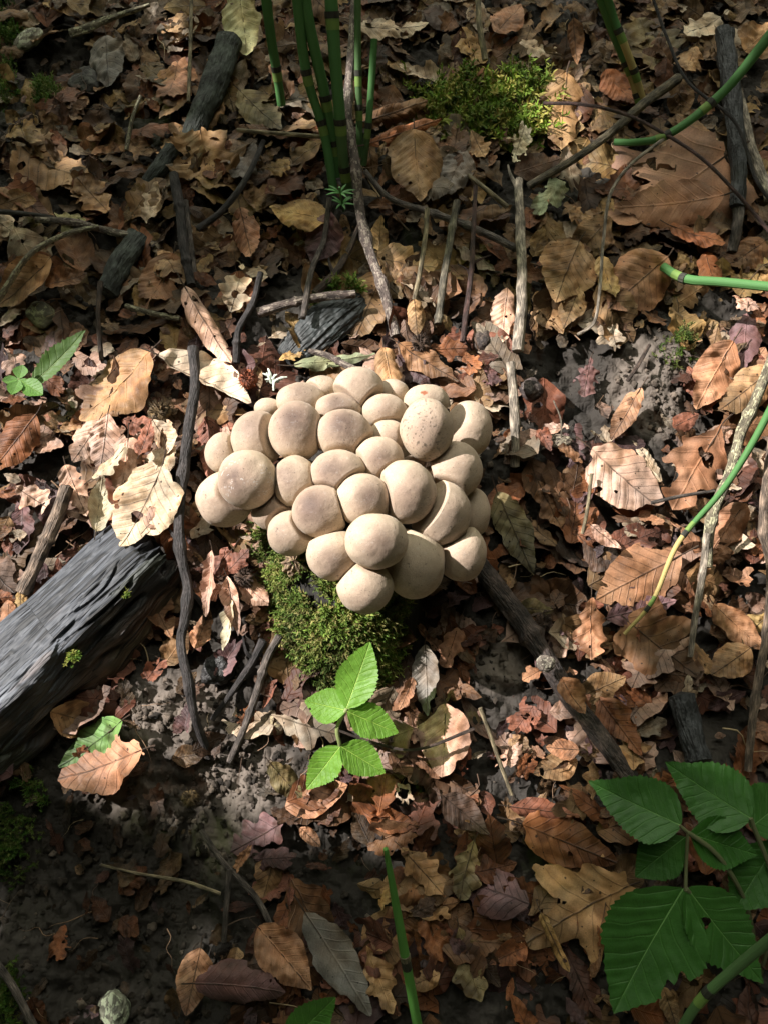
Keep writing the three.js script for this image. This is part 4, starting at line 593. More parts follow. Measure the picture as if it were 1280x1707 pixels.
LEAVES.forEach(([label, sp, col, bx, by, tx, ty, w, o], i) => {
  const r = rng(500 + i), b = onGround(bx, by, (o.h ?? 12) / 1000), t = onGround(tx, ty, (o.ht ?? o.h ?? 12) / 1000), len = Math.hypot(tx - bx, ty - by);
  const opt = { pleat: 0.003 + 0.007 * r(), crinkle: 0.034 + 0.035 * r(), curl: -0.5, bend: 0.25 + 0.4 * r(), tear: 0.15, holes: (r() * 3) | 0, nx: 34, ny: 44, ruffle: 0.012 + 0.03 * r(), twist: (r() - .5) * .7, ...o };
  if (opt.roll === undefined) opt.roll = (r() - 0.5) * 0.5;
  opt.curl *= 1.5; const [g, mtx, spine] = putLeaf(sp, col, b, t, w, len, opt, 100 + i), th = thing(leafName[sp], label, 'leaf', b.clone());
  part('blade', g, leafMat(leafKind[sp], jit(COL[col], r(), 0.12).map(x => x * (by < 600 ? 1.3 : 1.12)), o.v ?? ((i + (r() * 2 | 0)) % 3)), th);  // upper leaves lightened in colour to brighten that shaded region
  if (sp !== 'frag') { // midrib with its short stalk
    const L = b.distanceTo(t), pts = []; pts.push(new THREE.Vector3(0.01 * (r() - .5) * 6, -0.10 - 0.10 * r(), 0.02).applyMatrix4(mtx)); for (let k = 0; k <= 6; k++) { const s = spine(0.86 * k / 6); pts.push(new THREE.Vector3(s[0], s[1], s[2] - 0.004).applyMatrix4(mtx)); }
    if (!o.tear || o.tear < 0.6) part('midrib', sweep(pts, q => Math.max(0.00022, L * 0.0085 * (1.05 - q)), { rs: 5, seg: 20 }), stalkMat, th);
  }
});

// ---------- landmarks that the smaller leaves are told apart by ----------
const MARKS = [['charred log', 130, 1080], ['long dark upright stick', 308, 900], ['short brown stick at the left', 75, 900], ['green seedling', 575, 1200], ['bramble leaves', 1150, 1420], ['feathery moss', 810, 180], ['horsetail clump', 560, 150], ['lone horsetail tip', 650, 1450], ['bleached stick', 865, 450], ['lichen stick at the right', 1220, 740], ['bare soil patch right of the puffballs', 1085, 640], ['dark soil at the lower left', 220, 1480], ['green lance leaf at the left', 95, 600], ['green sprout at the left', 38, 635], ['rolled pinkish leaf', 345, 540], ['large lobed orange leaf', 1120, 300], ['charred stick at the upper right', 1222, 200], ['dark slab at the lower right', 1150, 1215], ['lower branch', 900, 1100], ['large grey-brown lobed leaf', 1090, 1085], ['large tan lobed leaf', 960, 1540], ['lichen twig beside the horsetails', 620, 430], ['dark teal branch', 330, 170], ['mossy stump foot', 600, 1120], ['crossing twigs below the moss', 420, 1150], ['heart-shaped leaf', 690, 275], ['yellow horsetail tip', 1085, 1000], ['bright leaf heap at the left', 190, 780], ['puffball cluster', 575, 815], ['green horsetail at the right', 1190, 470], ['pale twig at the right edge', 1265, 1000], ['sunlit orange leaf below the log', 170, 1270], ['long grey-green leaf at the bottom', 560, 1610], ['grey stone at the bottom', 190, 1680], ['black charcoal lump', 365, 1115], ['leaning pale straw', 705, 420]];
const taken = new Set();
function where(px, py, head) {
  const list = MARKS.map(([n, x, y]) => [n, px - x, py - y, Math.hypot(px - x, py - y)]).sort((a, b) => a[3] - b[3]);
  for (const far of ['', 'a little farther ']) for (const [n, dx, dy, d] of list.slice(0, 5)) {
    const a = Math.atan2(dy, dx) * 180 / Math.PI, dir = a < -157 || a > 157 ? 'left of' : a < -112 ? 'above and left of' : a < -67 ? 'above' : a < -22 ? 'above and right of' : a < 22 ? 'right of' : a < 67 ? 'below and right of' : a < 112 ? 'below' : 'below and left of';
    const near = d < 55 ? 'close ' : d < 120 ? 'just ' : '', s = `${head} ${far}${far ? '' : near}${dir} the ${n}`; if (!taken.has(s) && s.split(' ').length <= 16) { taken.add(s); return s; }
  }
  return null;
}

// ---------- litter: the larger leaves singly, the rest as one mass ----------
const zone = (px, py) => py < 560 ? 0 : (px > 640 && py > 1300) || py > 1350 ? 2 : (px > 780 && px < 1000 && py > 760 && py < 1000) ? 2 : 1;  // colours follow the light: pinker where sunlit, darker in the puffball shadow and below
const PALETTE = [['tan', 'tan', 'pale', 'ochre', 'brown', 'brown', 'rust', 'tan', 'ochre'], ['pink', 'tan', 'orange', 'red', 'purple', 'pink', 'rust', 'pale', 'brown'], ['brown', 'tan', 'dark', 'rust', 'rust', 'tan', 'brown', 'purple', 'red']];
const inPuff = (px, py) => ((px - 575) / 225) ** 2 + ((py - 810) / 200) ** 2 < 1;
const SMALL = ['beech', 'beech', 'frag', 'frag', 'beech', 'lance', 'oak'];
const blockSpots = [[575, 1200, 95, 120], [600, 1060, 85, 110], [120, 1110, 140, 110]];
{
  const r = rng(2024), spots = []; let g = 0;
  while (spots.length < 175 && g++ < 9000) {
    const px = 10 + r() * 1260, py = 10 + r() * 1690; if (inPuff(px, py)) continue; if (blockSpots.some(([x, y, a, b]) => ((px - x) / a) ** 2 + ((py - y) / b) ** 2 < 1)) continue;
    const [u, v] = uvOf(px, py); if (r() < 0.95 * step(0.25, 0.8, bare(u, v))) continue; if (spots.some(s => Math.hypot(s[0] - px, s[1] - py) < 46)) continue; spots.push([px, py]);
  }
  spots.forEach(([px, py], i) => {
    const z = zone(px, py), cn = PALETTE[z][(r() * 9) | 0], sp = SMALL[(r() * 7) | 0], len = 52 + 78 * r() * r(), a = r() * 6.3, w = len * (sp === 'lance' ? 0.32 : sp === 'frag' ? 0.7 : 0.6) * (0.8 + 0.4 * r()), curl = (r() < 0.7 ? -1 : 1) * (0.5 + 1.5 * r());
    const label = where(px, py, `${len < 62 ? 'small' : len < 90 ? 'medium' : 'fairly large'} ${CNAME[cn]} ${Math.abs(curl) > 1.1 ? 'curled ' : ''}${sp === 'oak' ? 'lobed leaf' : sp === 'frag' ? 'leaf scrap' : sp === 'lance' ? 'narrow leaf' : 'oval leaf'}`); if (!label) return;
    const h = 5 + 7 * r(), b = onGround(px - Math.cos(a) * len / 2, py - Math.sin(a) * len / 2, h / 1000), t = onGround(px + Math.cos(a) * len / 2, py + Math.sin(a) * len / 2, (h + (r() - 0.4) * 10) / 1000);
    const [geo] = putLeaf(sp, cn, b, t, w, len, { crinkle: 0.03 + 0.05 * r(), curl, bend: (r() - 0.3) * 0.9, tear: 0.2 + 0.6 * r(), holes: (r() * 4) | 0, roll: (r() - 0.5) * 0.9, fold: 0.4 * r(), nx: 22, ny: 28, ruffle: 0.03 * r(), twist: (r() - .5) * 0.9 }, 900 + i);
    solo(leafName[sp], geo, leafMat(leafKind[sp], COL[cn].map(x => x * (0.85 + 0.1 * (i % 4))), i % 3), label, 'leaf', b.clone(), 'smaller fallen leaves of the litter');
  });
}
{
  const r = rng(99), root = new THREE.Group(); root.name = 'leaf_litter'; root.userData = { kind: 'stuff', label: 'layer of small dead leaves and leaf scraps covering the bank', category: 'leaf litter' }; scene.add(root);
  const V = []; for (let q = 0; q < 21; q++) { const sp = ['beech', 'beech', 'frag', 'frag', 'beech', 'lance', 'oak'][q % 7]; const g = blade(sp, sp === 'lance' ? 0.16 : 0.32, 300 + q, { nx: 16, ny: 20, curl: (q % 3 - 1.2) * 0.9, bend: (q % 4 - 1) * 0.4, tear: 0.3 + 0.1 * (q % 6), holes: q % 3, crinkle: 0.04 + 0.01 * (q % 5), fold: 0.1 * (q % 4), ruffle: 0.02 }); g.translate(0, -0.5, 0); V.push([g, leafMat(leafKind[sp], [1, 1, 1], q % 3), []]); }
  const h = new THREE.Object3D(), X = new THREE.Vector3(), Y = new THREE.Vector3(), Z = new THREE.Vector3(); let n = 0, g = 0;
  while (n < 8200 && g++ < 90000) {
    const outer = r() < 0.42, u = (r() - 0.5) * (outer ? 2.4 : 0.62), v = (r() - 0.5) * (outer ? 2.8 : 0.86), [px, py] = pixelOf(P(u, v, groundS(u, v))), bz = step(0.25, 0.75, bare(u, v));
    if (r() < (outer ? 0.9 : py < 850 && px > 850 ? 0.9 : 0.5) * bz) continue; if (r() < 0.6 && stumpH(u, v) > 0.012) continue;
    if (fbm(u * 14, v * 14, 30, 2) > 0.22 && r() < 0.6) continue;
    const small = r() < 0.5, len = (small ? 0.006 + 0.012 * r() : 0.018 + 0.026 * r()) * (bz > 0.4 ? 0.5 : 1), a = r() * 6.3; Z.copy(AN).addScaledVector(AU, (r() - .5) * 1.15).addScaledVector(AV, (r() - .5) * 1.15).normalize(); X.copy(AU).multiplyScalar(Math.cos(a)).addScaledVector(AV, Math.sin(a)); X.addScaledVector(Z, -X.dot(Z)).normalize(); Y.crossVectors(Z, X);
    const m = new THREE.Matrix4().makeBasis(X.multiplyScalar(len), Y.multiplyScalar(len), Z.clone().multiplyScalar(len)).setPosition(P(u, v, groundS(u, v) + 0.001 + 0.009 * r()));
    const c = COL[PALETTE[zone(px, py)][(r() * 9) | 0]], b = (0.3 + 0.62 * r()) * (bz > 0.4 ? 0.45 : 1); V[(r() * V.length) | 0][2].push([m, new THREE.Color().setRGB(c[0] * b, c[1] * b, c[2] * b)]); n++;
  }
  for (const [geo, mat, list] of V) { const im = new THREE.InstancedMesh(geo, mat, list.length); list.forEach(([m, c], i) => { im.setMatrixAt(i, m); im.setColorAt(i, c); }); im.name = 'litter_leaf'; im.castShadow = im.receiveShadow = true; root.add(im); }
  // straws, bud scales and fine rootlets
  const st = new THREE.Group(); st.name = 'twig_litter'; st.userData = { kind: 'stuff', label: 'fine straws and rootlets scattered through the litter', category: 'twigs' }; scene.add(st);
  for (let q = 0; q < 4; q++) {
    const w = rng(q + 60), p = []; for (let k = 0; k < 5; k++) p.push(new THREE.Vector3((k / 4 - 0.5), (w() - .5) * 0.22, (w() - .5) * 0.12)); const g2 = sweep(p, t => 0.014 * (1.1 - t), { rs: 5, seg: 10 }), L = [];
    for (let k = 0; k < 190; k++) { const u = (r() - .5) * 0.75, v = (r() - .5) * 1.0, l = 0.012 + 0.035 * r() * r(), a = r() * 6.3; h.matrix.makeBasis(AU.clone().multiplyScalar(Math.cos(a) * l).addScaledVector(AV, Math.sin(a) * l), AV.clone().multiplyScalar(Math.cos(a) * l).addScaledVector(AU, -Math.sin(a) * l), AN.clone().multiplyScalar(l)).setPosition(P(u, v, groundS(u, v) + 0.003 + 0.008 * r())); const c = [[.34, .25, .14], [.1, .06, .04], [.2, .12, .07], [.26, .16, .1]][(r() * 4) | 0]; L.push([h.matrix.clone(), new THREE.Color().setRGB(...c)]); }
    const im = new THREE.InstancedMesh(g2, new THREE.MeshStandardMaterial({ roughness: 0.7, color: 0xffffff }), L.length); L.forEach(([m, c], i) => { im.setMatrixAt(i, m); im.setColorAt(i, c); }); im.name = 'straw'; st.add(im);
  }
}
// ---------- sticks and twigs ----------
function rough(seed, a = 0.14, L = 0.2) { return (phi, t) => 1 + a * noise(Math.cos(phi) * 1.6 + seed, Math.sin(phi) * 1.6, t * L * 80) + 0.5 * a * noise(Math.cos(phi) * 3.5, Math.sin(phi) * 3.5 + seed, t * L * 45) + 0.05 * noise(Math.cos(phi) * 5, Math.sin(phi) * 5 + seed, t * L * 260); }
function stick(name, label, category, list, wpx, mat, o = {}) { // list of [x, y, height mm], width in photo pixels at both ends
  const pts = pts3(list), m = mpp(pts[pts.length >> 1]), [w0, w1] = Array.isArray(wpx) ? wpx : [wpx, wpx], t = thing(name, label, category, pts[0].clone(), o.group), s = used.get(name) * 3.7 + list[0][0];
  const knots = o.knots || [];
  part(o.part || 'wood', sweep(pts, q => m * 0.5 * lerp(w0, w1, q) * (1 + knots.reduce((a, k) => a + 0.35 * Math.exp(-(((q - k) / 0.02) ** 2)), 0)), { rs: o.rs || 12, seg: o.seg || 70, prof: rough(s, o.rough ?? 0.12, pts[0].distanceTo(pts[pts.length - 1])), cap: o.cap, vs: o.vs || 30 }), mat, t);
  for (const [bl, bw] of o.branches || []) part('side_twig', sweep(pts3(bl), q => m * 0.5 * bw * (1.1 - 0.7 * q), { rs: 8, seg: 24, prof: rough(s + 2) }), o.bmat || mat, t);
  return t;
}
const W = { dark: barkMat([.085, .07, .068]), redbark: barkMat([.17, .085, .07]), brown: barkMat([.17, .11, .08]), char: barkMat([.075, .078, .085], fibre, 0.0012, 0.7), bleached: barkMat([.72, .60, .47], fibre, 0.0008), lichen: barkMat([.42, .40, .30], blotch, 0.0012), speck: barkMat([.30, .25, .24], blotch, 0.0012), straw: barkMat([.50, .40, .24], fibre, 0.0003), paleBrown: barkMat([.42, .30, .22]), teal: barkMat([.095, .11, .095], fibre, 0.001), greyTwig: barkMat([.25, .20, .17]) };
stick('dark_stick', 'long dark upright stick left of the puffballs', 'stick', [[322, 580, 16], [326, 640, 18], [317, 700, 22], [306, 790, 26], [299, 870, 27], [303, 925, 27], [314, 985, 26], [308, 1035, 25], [302, 1070, 24], [313, 1130, 22], [325, 1195, 16], [350, 1262, 5]], [21, 13], W.dark, { seg: 130, rs: 14, knots: [.35, .52, .64, .83], branches: [[[[316, 985, 25], [335, 1005, 20], [347, 1040, 13], [362, 1070, 8]], 9], [[[300, 905, 27], [288, 890, 25], [281, 880, 22]], 9]] });
stick('brown_stick', 'short brown stick at the left, peeling bark', 'stick', [[112, 812, 22], [92, 870, 20], [70, 920, 18], [38, 988, 14]], [24, 22], W.paleBrown, { knots: [.5] });
stick('forked_twig', 'grey twig below the moss, right of a shorter one', 'twig', [[466, 1060, 16], [445, 1100, 14], [425, 1165, 12], [405, 1220, 10], [383, 1270, 6]], [14, 11], W.greyTwig, { knots: [.3, .6] });
stick('forked_twig', 'short dark twig crossing left of the grey one below the moss', 'twig', [[440, 1068, 16], [420, 1105, 14], [390, 1150, 12], [354, 1200, 8]], [15, 8], W.dark, { branches: [[[[424, 1098, 14], [412, 1088, 17], [405, 1060, 18]], 7]] });
stick('lichen_twig', 'speckled red-brown twig running down from the horsetail clump', 'twig', [[592, -10, 60], [586, 90, 48], [580, 180, 38], [592, 270, 30], [600, 350, 24], [620, 430, 20], [642, 490, 16], [660, 560, 10]], [13, 17], W.speck, { seg: 120, knots: [.3, .52, .7, .85] });
stick('bleached_stick', 'bleached bare stick right of centre, upper piece', 'stick', [[864, 300, 14], [867, 390, 20], [870, 470, 22], [868, 520, 20], [862, 585, 14]], [15, 19], W.bleached, { rough: .2, branches: [[[[862, 315, 14], [850, 290, 12], [846, 275, 8]], 8]] });
stick('bleached_stick', 'bleached bare stick right of the puffballs, lower broken piece', 'stick', [[850, 605, 20], [855, 660, 18], [858, 720, 14], [858, 778, 8]], [15, 15], W.bleached, { rough: .2 });
stick('lichen_stick', 'lichen-covered pale stick leaning at the right edge', 'stick', [[1290, 590, 42], [1262, 660, 38], [1235, 720, 34], [1215, 790, 30], [1190, 850, 26], [1180, 900, 22], [1178, 945, 18]], [17, 18], W.lichen, { rough: .16, knots: [.3, .5, .8] });
stick('pale_twig', 'pale peeled twig pointing down from the lichen stick', 'twig', [[1178, 890, 32], [1170, 960, 27], [1158, 1030, 22], [1150, 1095, 16]], [13, 9], W.bleached, {});
stick('pale_twig', 'long pale brown twig down the right edge', 'twig', [[1288, 730, 44], [1278, 800, 40], [1272, 880, 36], [1284, 950, 32], [1278, 1050, 28], [1262, 1140, 24], [1250, 1230, 16], [1246, 1285, 10]], [17, 12], W.paleBrown, { seg: 110, knots: [.3, .6, .8] });
stick('fallen_branch', 'thick dark branch running from under the puffballs to the lower right', 'branch', [[790, 935, 10], [850, 1010, 12], [900, 1085, 14], [945, 1155, 14], [990, 1215, 14], [1050, 1300, 10]], [36, 30], barkMat([.13, .09, .075], fibre, 0.0015), { seg: 140, rs: 22, rough: .2, knots: [.37] });
stick('charred_stick', 'charcoal-black stick standing at the upper right edge', 'stick', [[1205, 55, 22], [1215, 130, 22], [1226, 220, 22], [1230, 300, 20], [1228, 345, 16]], [34, 24], W.char, { rough: .2, rs: 18 });
stick('broken_stick', 'pale splintered stick end below the charcoal-black stick', 'stick', [[1230, 335, 14], [1228, 370, 14], [1220, 420, 8]], [22, 16], W.greyTwig, { rough: .35 });
stick('bark_strip', 'white strip of peeled wood beside the charcoal-black stick', 'bark', [[1232, 150, 14], [1246, 220, 16], [1258, 270, 14], [1285, 330, 14]], [10, 20], W.bleached, { rough: .35 });
stick('charred_slab', 'flat dark charcoal slab at the lower right above the bramble', 'stick', [[1135, 1160, 16], [1148, 1210, 16], [1165, 1270, 14]], [44, 42], W.char, { rough: .2, rs: 18 });
stick('dark_branch', 'dark teal branch half buried at the upper left', 'branch', [[382, 68, 24], [366, 120, 20], [340, 180, 16], [318, 235, 10]], [44, 36], W.teal, { rs: 18, rough: .2 });
stick('dark_branch', 'buried end of a dark branch below the teal one', 'branch', [[290, 250, 12], [265, 285, 10], [240, 320, 4]], [36, 26], W.teal, { rs: 16, rough: .22 });
stick('dark_branch', 'dark mossy branch stub left of the rolled pinkish leaf', 'branch', [[235, 400, 10], [205, 440, 10], [180, 490, 6]], [44, 40], W.teal, { rs: 16, rough: .22 });
stick('upright_twig', 'thin dark upright stick above the rolled pinkish leaf', 'stick', [[290, 290, 22], [300, 350, 22], [308, 420, 20], [320, 475, 14]], [17, 14], W.dark, { knots: [.3, .8] });
stick('upright_twig', 'slim grey-brown stick parallel to the dark upright one', 'stick', [[310, 335, 12], [318, 400, 14], [326, 465, 8]], [9, 9], W.greyTwig);
stick('grey_twig', 'grey twig with pale end pointing at the lichen twig above the cluster', 'twig', [[430, 522, 18], [490, 505, 20], [540, 494, 22], [592, 490, 22]], [16, 13], W.speck, { knots: [.4], rough: .2 });
stick('grey_twig', 'slanting thin twig beside the lichen twig above the cluster', 'twig', [[550, 330, 24], [540, 400, 22], [520, 450, 24], [505, 530, 24]], [9, 10], W.greyTwig, {});
stick('grey_twig', 'forked pale twig under the round dark leaf', 'twig', [[600, 375, 20], [580, 420, 18], [555, 460, 16], [525, 490, 14]], [9, 14], W.brown, { branches: [[[[556, 456, 16], [550, 440, 18], [548, 430, 20]], 8]] });
stick('grey_twig', 'twig leaning above the left end of the cluster', 'twig', [[435, 455, 24], [420, 510, 22], [398, 550, 20], [394, 605, 14]], [10, 12], W.dark, { knots: [.4, .8] });
stick('grey_twig', 'grey lichen twig tip touching the top of the cluster', 'twig', [[516, 585, 24], [545, 592, 26], [575, 608, 30], [610, 625, 32]], [10, 12], W.speck, { knots: [.5] });
stick('grey_twig', 'pale grey twig left of the rolled pinkish leaf', 'twig', [[210, 510, 12], [255, 522, 12], [300, 532, 10]], [9, 10], W.lichen);
stick('grey_twig', 'twig crossing behind the straws above the cluster', 'twig', [[608, 285, 24], [650, 330, 22], [720, 355, 20], [800, 385, 18], [860, 415, 14]], [9, 13], W.greyTwig, { seg: 90, knots: [.5, .7] });
stick('grey_twig', 'thin forked reddish twig standing right of the grey straw', 'twig', [[792, 310, 26], [788, 400, 24], [784, 460, 22], [770, 570, 12]], [7, 10], W.redbark, { branches: [[[[786, 440, 22], [800, 432, 24], [818, 425, 26]], 5], [[[782, 470, 20], [778, 450, 24], [762, 440, 26]], 4]] });
stick('straw', 'leaning pale dry straw above the top of the cluster', 'straw', [[712, 348, 30], [708, 400, 26], [700, 450, 22], [690, 500, 16]], [9, 8], W.straw);
stick('straw', 'grey jointed dry horsetail straw right of the leaning pale one', 'straw', [[762, 335, 24], [752, 390, 22], [740, 460, 20], [730, 540, 14]], [12, 12], barkMat([.33, .28, .20]), { knots: [.22, .95] });
stick('straw', 'dry horizontal straw left of the horsetail clump', 'straw', [[396, 217, 22], [460, 222, 26], [540, 228, 28]], [7, 7], W.straw);
stick('straw', 'thin white bent stem looping down at the upper right', 'stem', [[1105, 232, 42], [1050, 275, 40], [1018, 320, 36], [1005, 400, 30], [998, 490, 26], [988, 540, 20], [962, 558, 16]], [6, 5], W.bleached, { seg: 100, rough: .05 });
stick('straw', 'upright dry straw at the top left', 'straw', [[320, -10, 34], [318, 80, 26], [315, 170, 18]], [6, 6], W.straw);
stick('straw', 'dry straw lying on the dark soil, lower left', 'straw', [[170, 1442, 10], [230, 1456, 12], [310, 1470, 12], [368, 1490, 8]], [4, 7], W.straw, { rough: .05 });
stick('straw', 'leaning dry stem below right of the seedling', 'straw', [[800, 1180, 26], [825, 1250, 18], [852, 1325, 10]], [7, 6], W.straw);
stick('straw', 'pale stem in the shade right of the bleached stick', 'straw', [[985, 790, 16], [978, 850, 16], [970, 890, 12]], [6, 6], W.straw);
stick('straw', 'broken pale straws at the top edge right of centre', 'straw', [[795, -10, 30], [800, 50, 24], [808, 100, 16]], [10, 10], W.straw);
stick('straw', 'diagonal pale straw below the feathery moss', 'straw', [[780, 292, 22], [815, 320, 22], [845, 345, 18]], [7, 9], W.straw);
stick('woody_runner', 'thick olive-brown stem curving across the upper right', 'stem', [[1130, 130, 24], [1070, 175, 30], [1000, 235, 28], [940, 275, 22], [880, 310, 14]], [17, 12], barkMat([.24, .19, .12]), { rough: .1, seg: 90 });
stick('bramble_runner', 'thin red bramble runner arching across the upper right', 'stem', [[905, 172, 34], [970, 174, 40], [1040, 190, 44], [1105, 222, 44], [1170, 265, 42], [1225, 320, 38], [1285, 390, 30]], [6, 6], W.redbark, { seg: 100, rough: .05 });
stick('dark_runner', 'thin dark runner hanging from the top edge at the upper right', 'stem', [[1085, -10, 60], [1110, 60, 52], [1145, 135, 46], [1225, 205, 42], [1260, 300, 34], [1290, 345, 30]], [5, 6], W.dark, { seg: 90, rough: .05 });
stick('lichen_twig', 'mossy twig arching over the curled leaf at the left edge', 'twig', [[165, 378, 22], [110, 390, 26], [50, 425, 28], [10, 480, 22], [-15, 520, 16]], [8, 11], W.lichen, { rough: .25, seg: 90 });
stick('grey_twig', 'broken grey twig lying across the left edge', 'twig', [[60, 365, 16], [130, 372, 18], [190, 388, 18], [230, 395, 16]], [10, 13], W.speck, { rough: .2 });
stick('grey_twig', 'dark twig pair at the left edge below the large curved leaf', 'twig', [[-10, 352, 16], [40, 356, 18], [90, 362, 14]], [9, 7], W.dark);
stick('grey_twig', 'dark curved twig right of the dark upright stick', 'twig', [[330, 382, 18], [370, 352, 22], [400, 315, 24], [425, 270, 22], [440, 235, 20]], [12, 8], W.dark);
stick('lichen_twig', 'crusty lichen twig in the dark upper left corner', 'twig', [[118, 55, 20], [150, 45, 22], [200, 25, 24], [250, 8, 26]], [16, 7], W.lichen, { rough: .4 });
stick('grey_twig', 'thin yellow-mossed twig in the upper left hollow', 'twig', [[235, 160, 24], [222, 195, 20], [211, 250, 14]], [6, 7], W.lichen);
stick('grey_twig', 'thin dark twig hanging left of the lance leaf', 'twig', [[168, 470, 20], [164, 520, 20], [170, 600, 14]], [9, 7], W.brown, { rough: .2 });
stick('grey_twig', 'twig lying in the lower left corner', 'twig', [[-10, 1600, 16], [25, 1650, 16], [60, 1720, 14]], [14, 13], W.greyTwig, { rough: .2 });
stick('grey_twig', 'thin upright dead stem on the dark soil, left of the bottom leaves', 'twig', [[383, 1450, 18], [378, 1510, 16], [374, 1570, 10]], [9, 9], W.greyTwig);
stick('grey_twig', 'dark slanting twig at the edge of the dark soil', 'twig', [[335, 1385, 14], [375, 1440, 14], [430, 1500, 12], [460, 1560, 10]], [10, 9], W.greyTwig);
stick('grey_twig', 'brown rootlet running right from under the seedling', 'twig', [[565, 1218, 14], [630, 1240, 16], [690, 1250, 22], [790, 1215, 24]], [4, 6], W.brown);
stick('grey_twig', 'thin twig across the sunlit leaves right of the pink-lit one', 'twig', [[1085, 838, 26], [1130, 828, 26], [1190, 818, 24]], [7, 5], W.greyTwig);
stick('grey_twig', 'orange-tipped twig on the bare soil', 'twig', [[1082, 575, 12], [1065, 605, 12], [1045, 635, 8]], [6, 7], W.brown);

// ---------- horsetails ----------
const stemGreen = new THREE.MeshPhysicalMaterial({ color: new THREE.Color().setRGB(.058, .155, .045), roughness: 0.7, bumpMap: fibreBump, bumpScale: 0.0001, specularIntensity: 0.6 });
const stemDark = stemGreen.clone(); stemDark.color.setRGB(.065, .13, .045); const stemYellow = stemGreen.clone(); stemYellow.color.setRGB(.40, .31, .12);
const stemBright = stemGreen.clone(); stemBright.color.setRGB(.11, .30, .06);  // stem green brightened to stand in for sun on the lone horsetail
const sheathMat = barkMat([.075, .075, .05], fibre, 0.0003), sheathPale = barkMat([.48, .42, .26], fibre, 0.0003), collarMat = stemGreen.clone(); collarMat.color.setRGB(.13, .21, .05);
const ribs = (phi, t) => 1 + 0.035 * Math.cos(phi * 12);
function horsetail(label, list, wpx, nodes, o = {}) { // nodes: fractions along the stem, list runs from foot to tip
  const pts = pts3(list), m = 0.86 * mpp(pts[pts.length >> 1]), c = new THREE.CatmullRomCurve3(pts, false, 'centripetal'), t = thing('horsetail', label, 'horsetail', pts[0].clone(), 'horsetails'), [w0, w1] = Array.isArray(wpx) ? wpx : [wpx, wpx], cuts = [0, ...nodes, 1];
  for (let i = 0; i + 1 < cuts.length; i++) {
    const a = cuts[i], b = cuts[i + 1], P2 = []; for (let k = 0; k <= 8; k++) P2.push(c.getPointAt(lerp(a, b - (i + 2 < cuts.length ? 0.004 : 0), k / 8)));
    part('stem_segment', sweep(P2, q => m * 0.5 * lerp(w0, w1, lerp(a, b, q)) * (o.taper && i + 2 === cuts.length ? 1 - 0.45 * q * q : 1) * (1 - 0.10 * Math.sin(Math.PI * q) * 0.3), { rs: 24, seg: 26, prof: ribs, cap: 0.2, vs: 25 }), (o.mats && o.mats[i]) || stemGreen, t);
    if (i > 0) { // toothed sheath at the node, a yellowish collar above the dark band
      const len = 0.006 / Math.max(0.05, c.getLength()), S = [c.getPointAt(a - len * 0.30), c.getPointAt(a), c.getPointAt(Math.min(1, a + len * 0.30))]; const w = m * 0.5 * lerp(w0, w1, a);
      const sh = part('node_sheath', sweep(S, q => w * (1.10 + 0.06 * q), { rs: 24, seg: 8, prof: ribs, cap: 0 }), o.pale ? sheathPale : sheathMat, t);
      const K = [c.getPointAt(Math.max(0, a - len * 1.3)), c.getPointAt(a - len * 0.8), c.getPointAt(a - len * 0.32)]; part('collar', sweep(K, q => w * 1.045, { rs: 24, seg: 8, prof: ribs, cap: 0 }), o.pale ? sheathMat : collarMat, sh, t);
    }
  }
}
horsetail('leftmost green horsetail of the clump at the top', [[470, 175, 14], [462, 120, 34], [452, 60, 56], [440, -40, 90]], [17, 20], [.30]);
horsetail('green horsetail second from the left in the top clump', [[556, 315, 10], [540, 220, 34], [512, 125, 62], [492, -40, 110]], [17, 20], [.33, .58]);
horsetail('green horsetail in the middle of the top clump, leaning left', [[562, 295, 10], [556, 240, 26], [540, 150, 54], [512, 20, 92], [505, -40, 108]], [19, 22], [.18, .42]);
horsetail('thick dark green horsetail beside the speckled twig in the top clump', [[580, 320, 10], [573, 270, 26], [567, 200, 48], [556, 60, 86], [550, -40, 110]], [20, 24], [.12, .36, .84], { mats: [stemDark, stemDark, stemGreen] });
horsetail('thin horsetail just right of the speckled twig in the top clump', [[600, 262, 12], [599, 200, 30], [597, 120, 50], [596, -30, 88]], [13, 13], [.3, .5], { mats: [stemDark, stemDark, stemDark] });
horsetail('short cut-off horsetail at the right of the top clump', [[606, 275, 12], [614, 210, 32], [620, 130, 50], [624, 65, 66]], [13, 13], [.33], { mats: [stemDark, stemGreen] });
horsetail('green horsetail of the pair at the top right, left one', [[1068, 185, 12], [1052, 130, 28], [1025, 65, 46], [990, -30, 78]], [14, 17], [.12, .36], { mats: [stemYellow, stemYellow, stemGreen] });
horsetail('yellowed horsetail of the pair at the top right, right one', [[1074, 178, 14], [1060, 130, 30], [1040, 75, 48], [1022, 30, 60], [1005, -30, 80]], [14, 16], [.30, .62], { mats: [stemYellow, stemYellow, stemGreen] });
horsetail('broken green horsetail lying at the right edge with a bright node', [[1105, 445, 22], [1125, 458, 26], [1146, 466, 30], [1200, 470, 38], [1300, 480, 54]], [18, 18], [.24]);
horsetail('long green horsetail slanting across the top right corner', [[1024, 237, 30], [1060, 237, 36], [1105, 228, 42], [1200, 158, 58], [1290, 50, 84]], [13, 20], [.29, .56]);
horsetail('green and yellow horsetail slanting beside the lichen stick', [[1295, 660, 66], [1250, 745, 54], [1205, 815, 44], [1130, 905, 34], [1085, 1005, 26], [1040, 1057, 18]], [15, 7], [.58, .88], { mats: [stemGreen, stemYellow, stemYellow] });
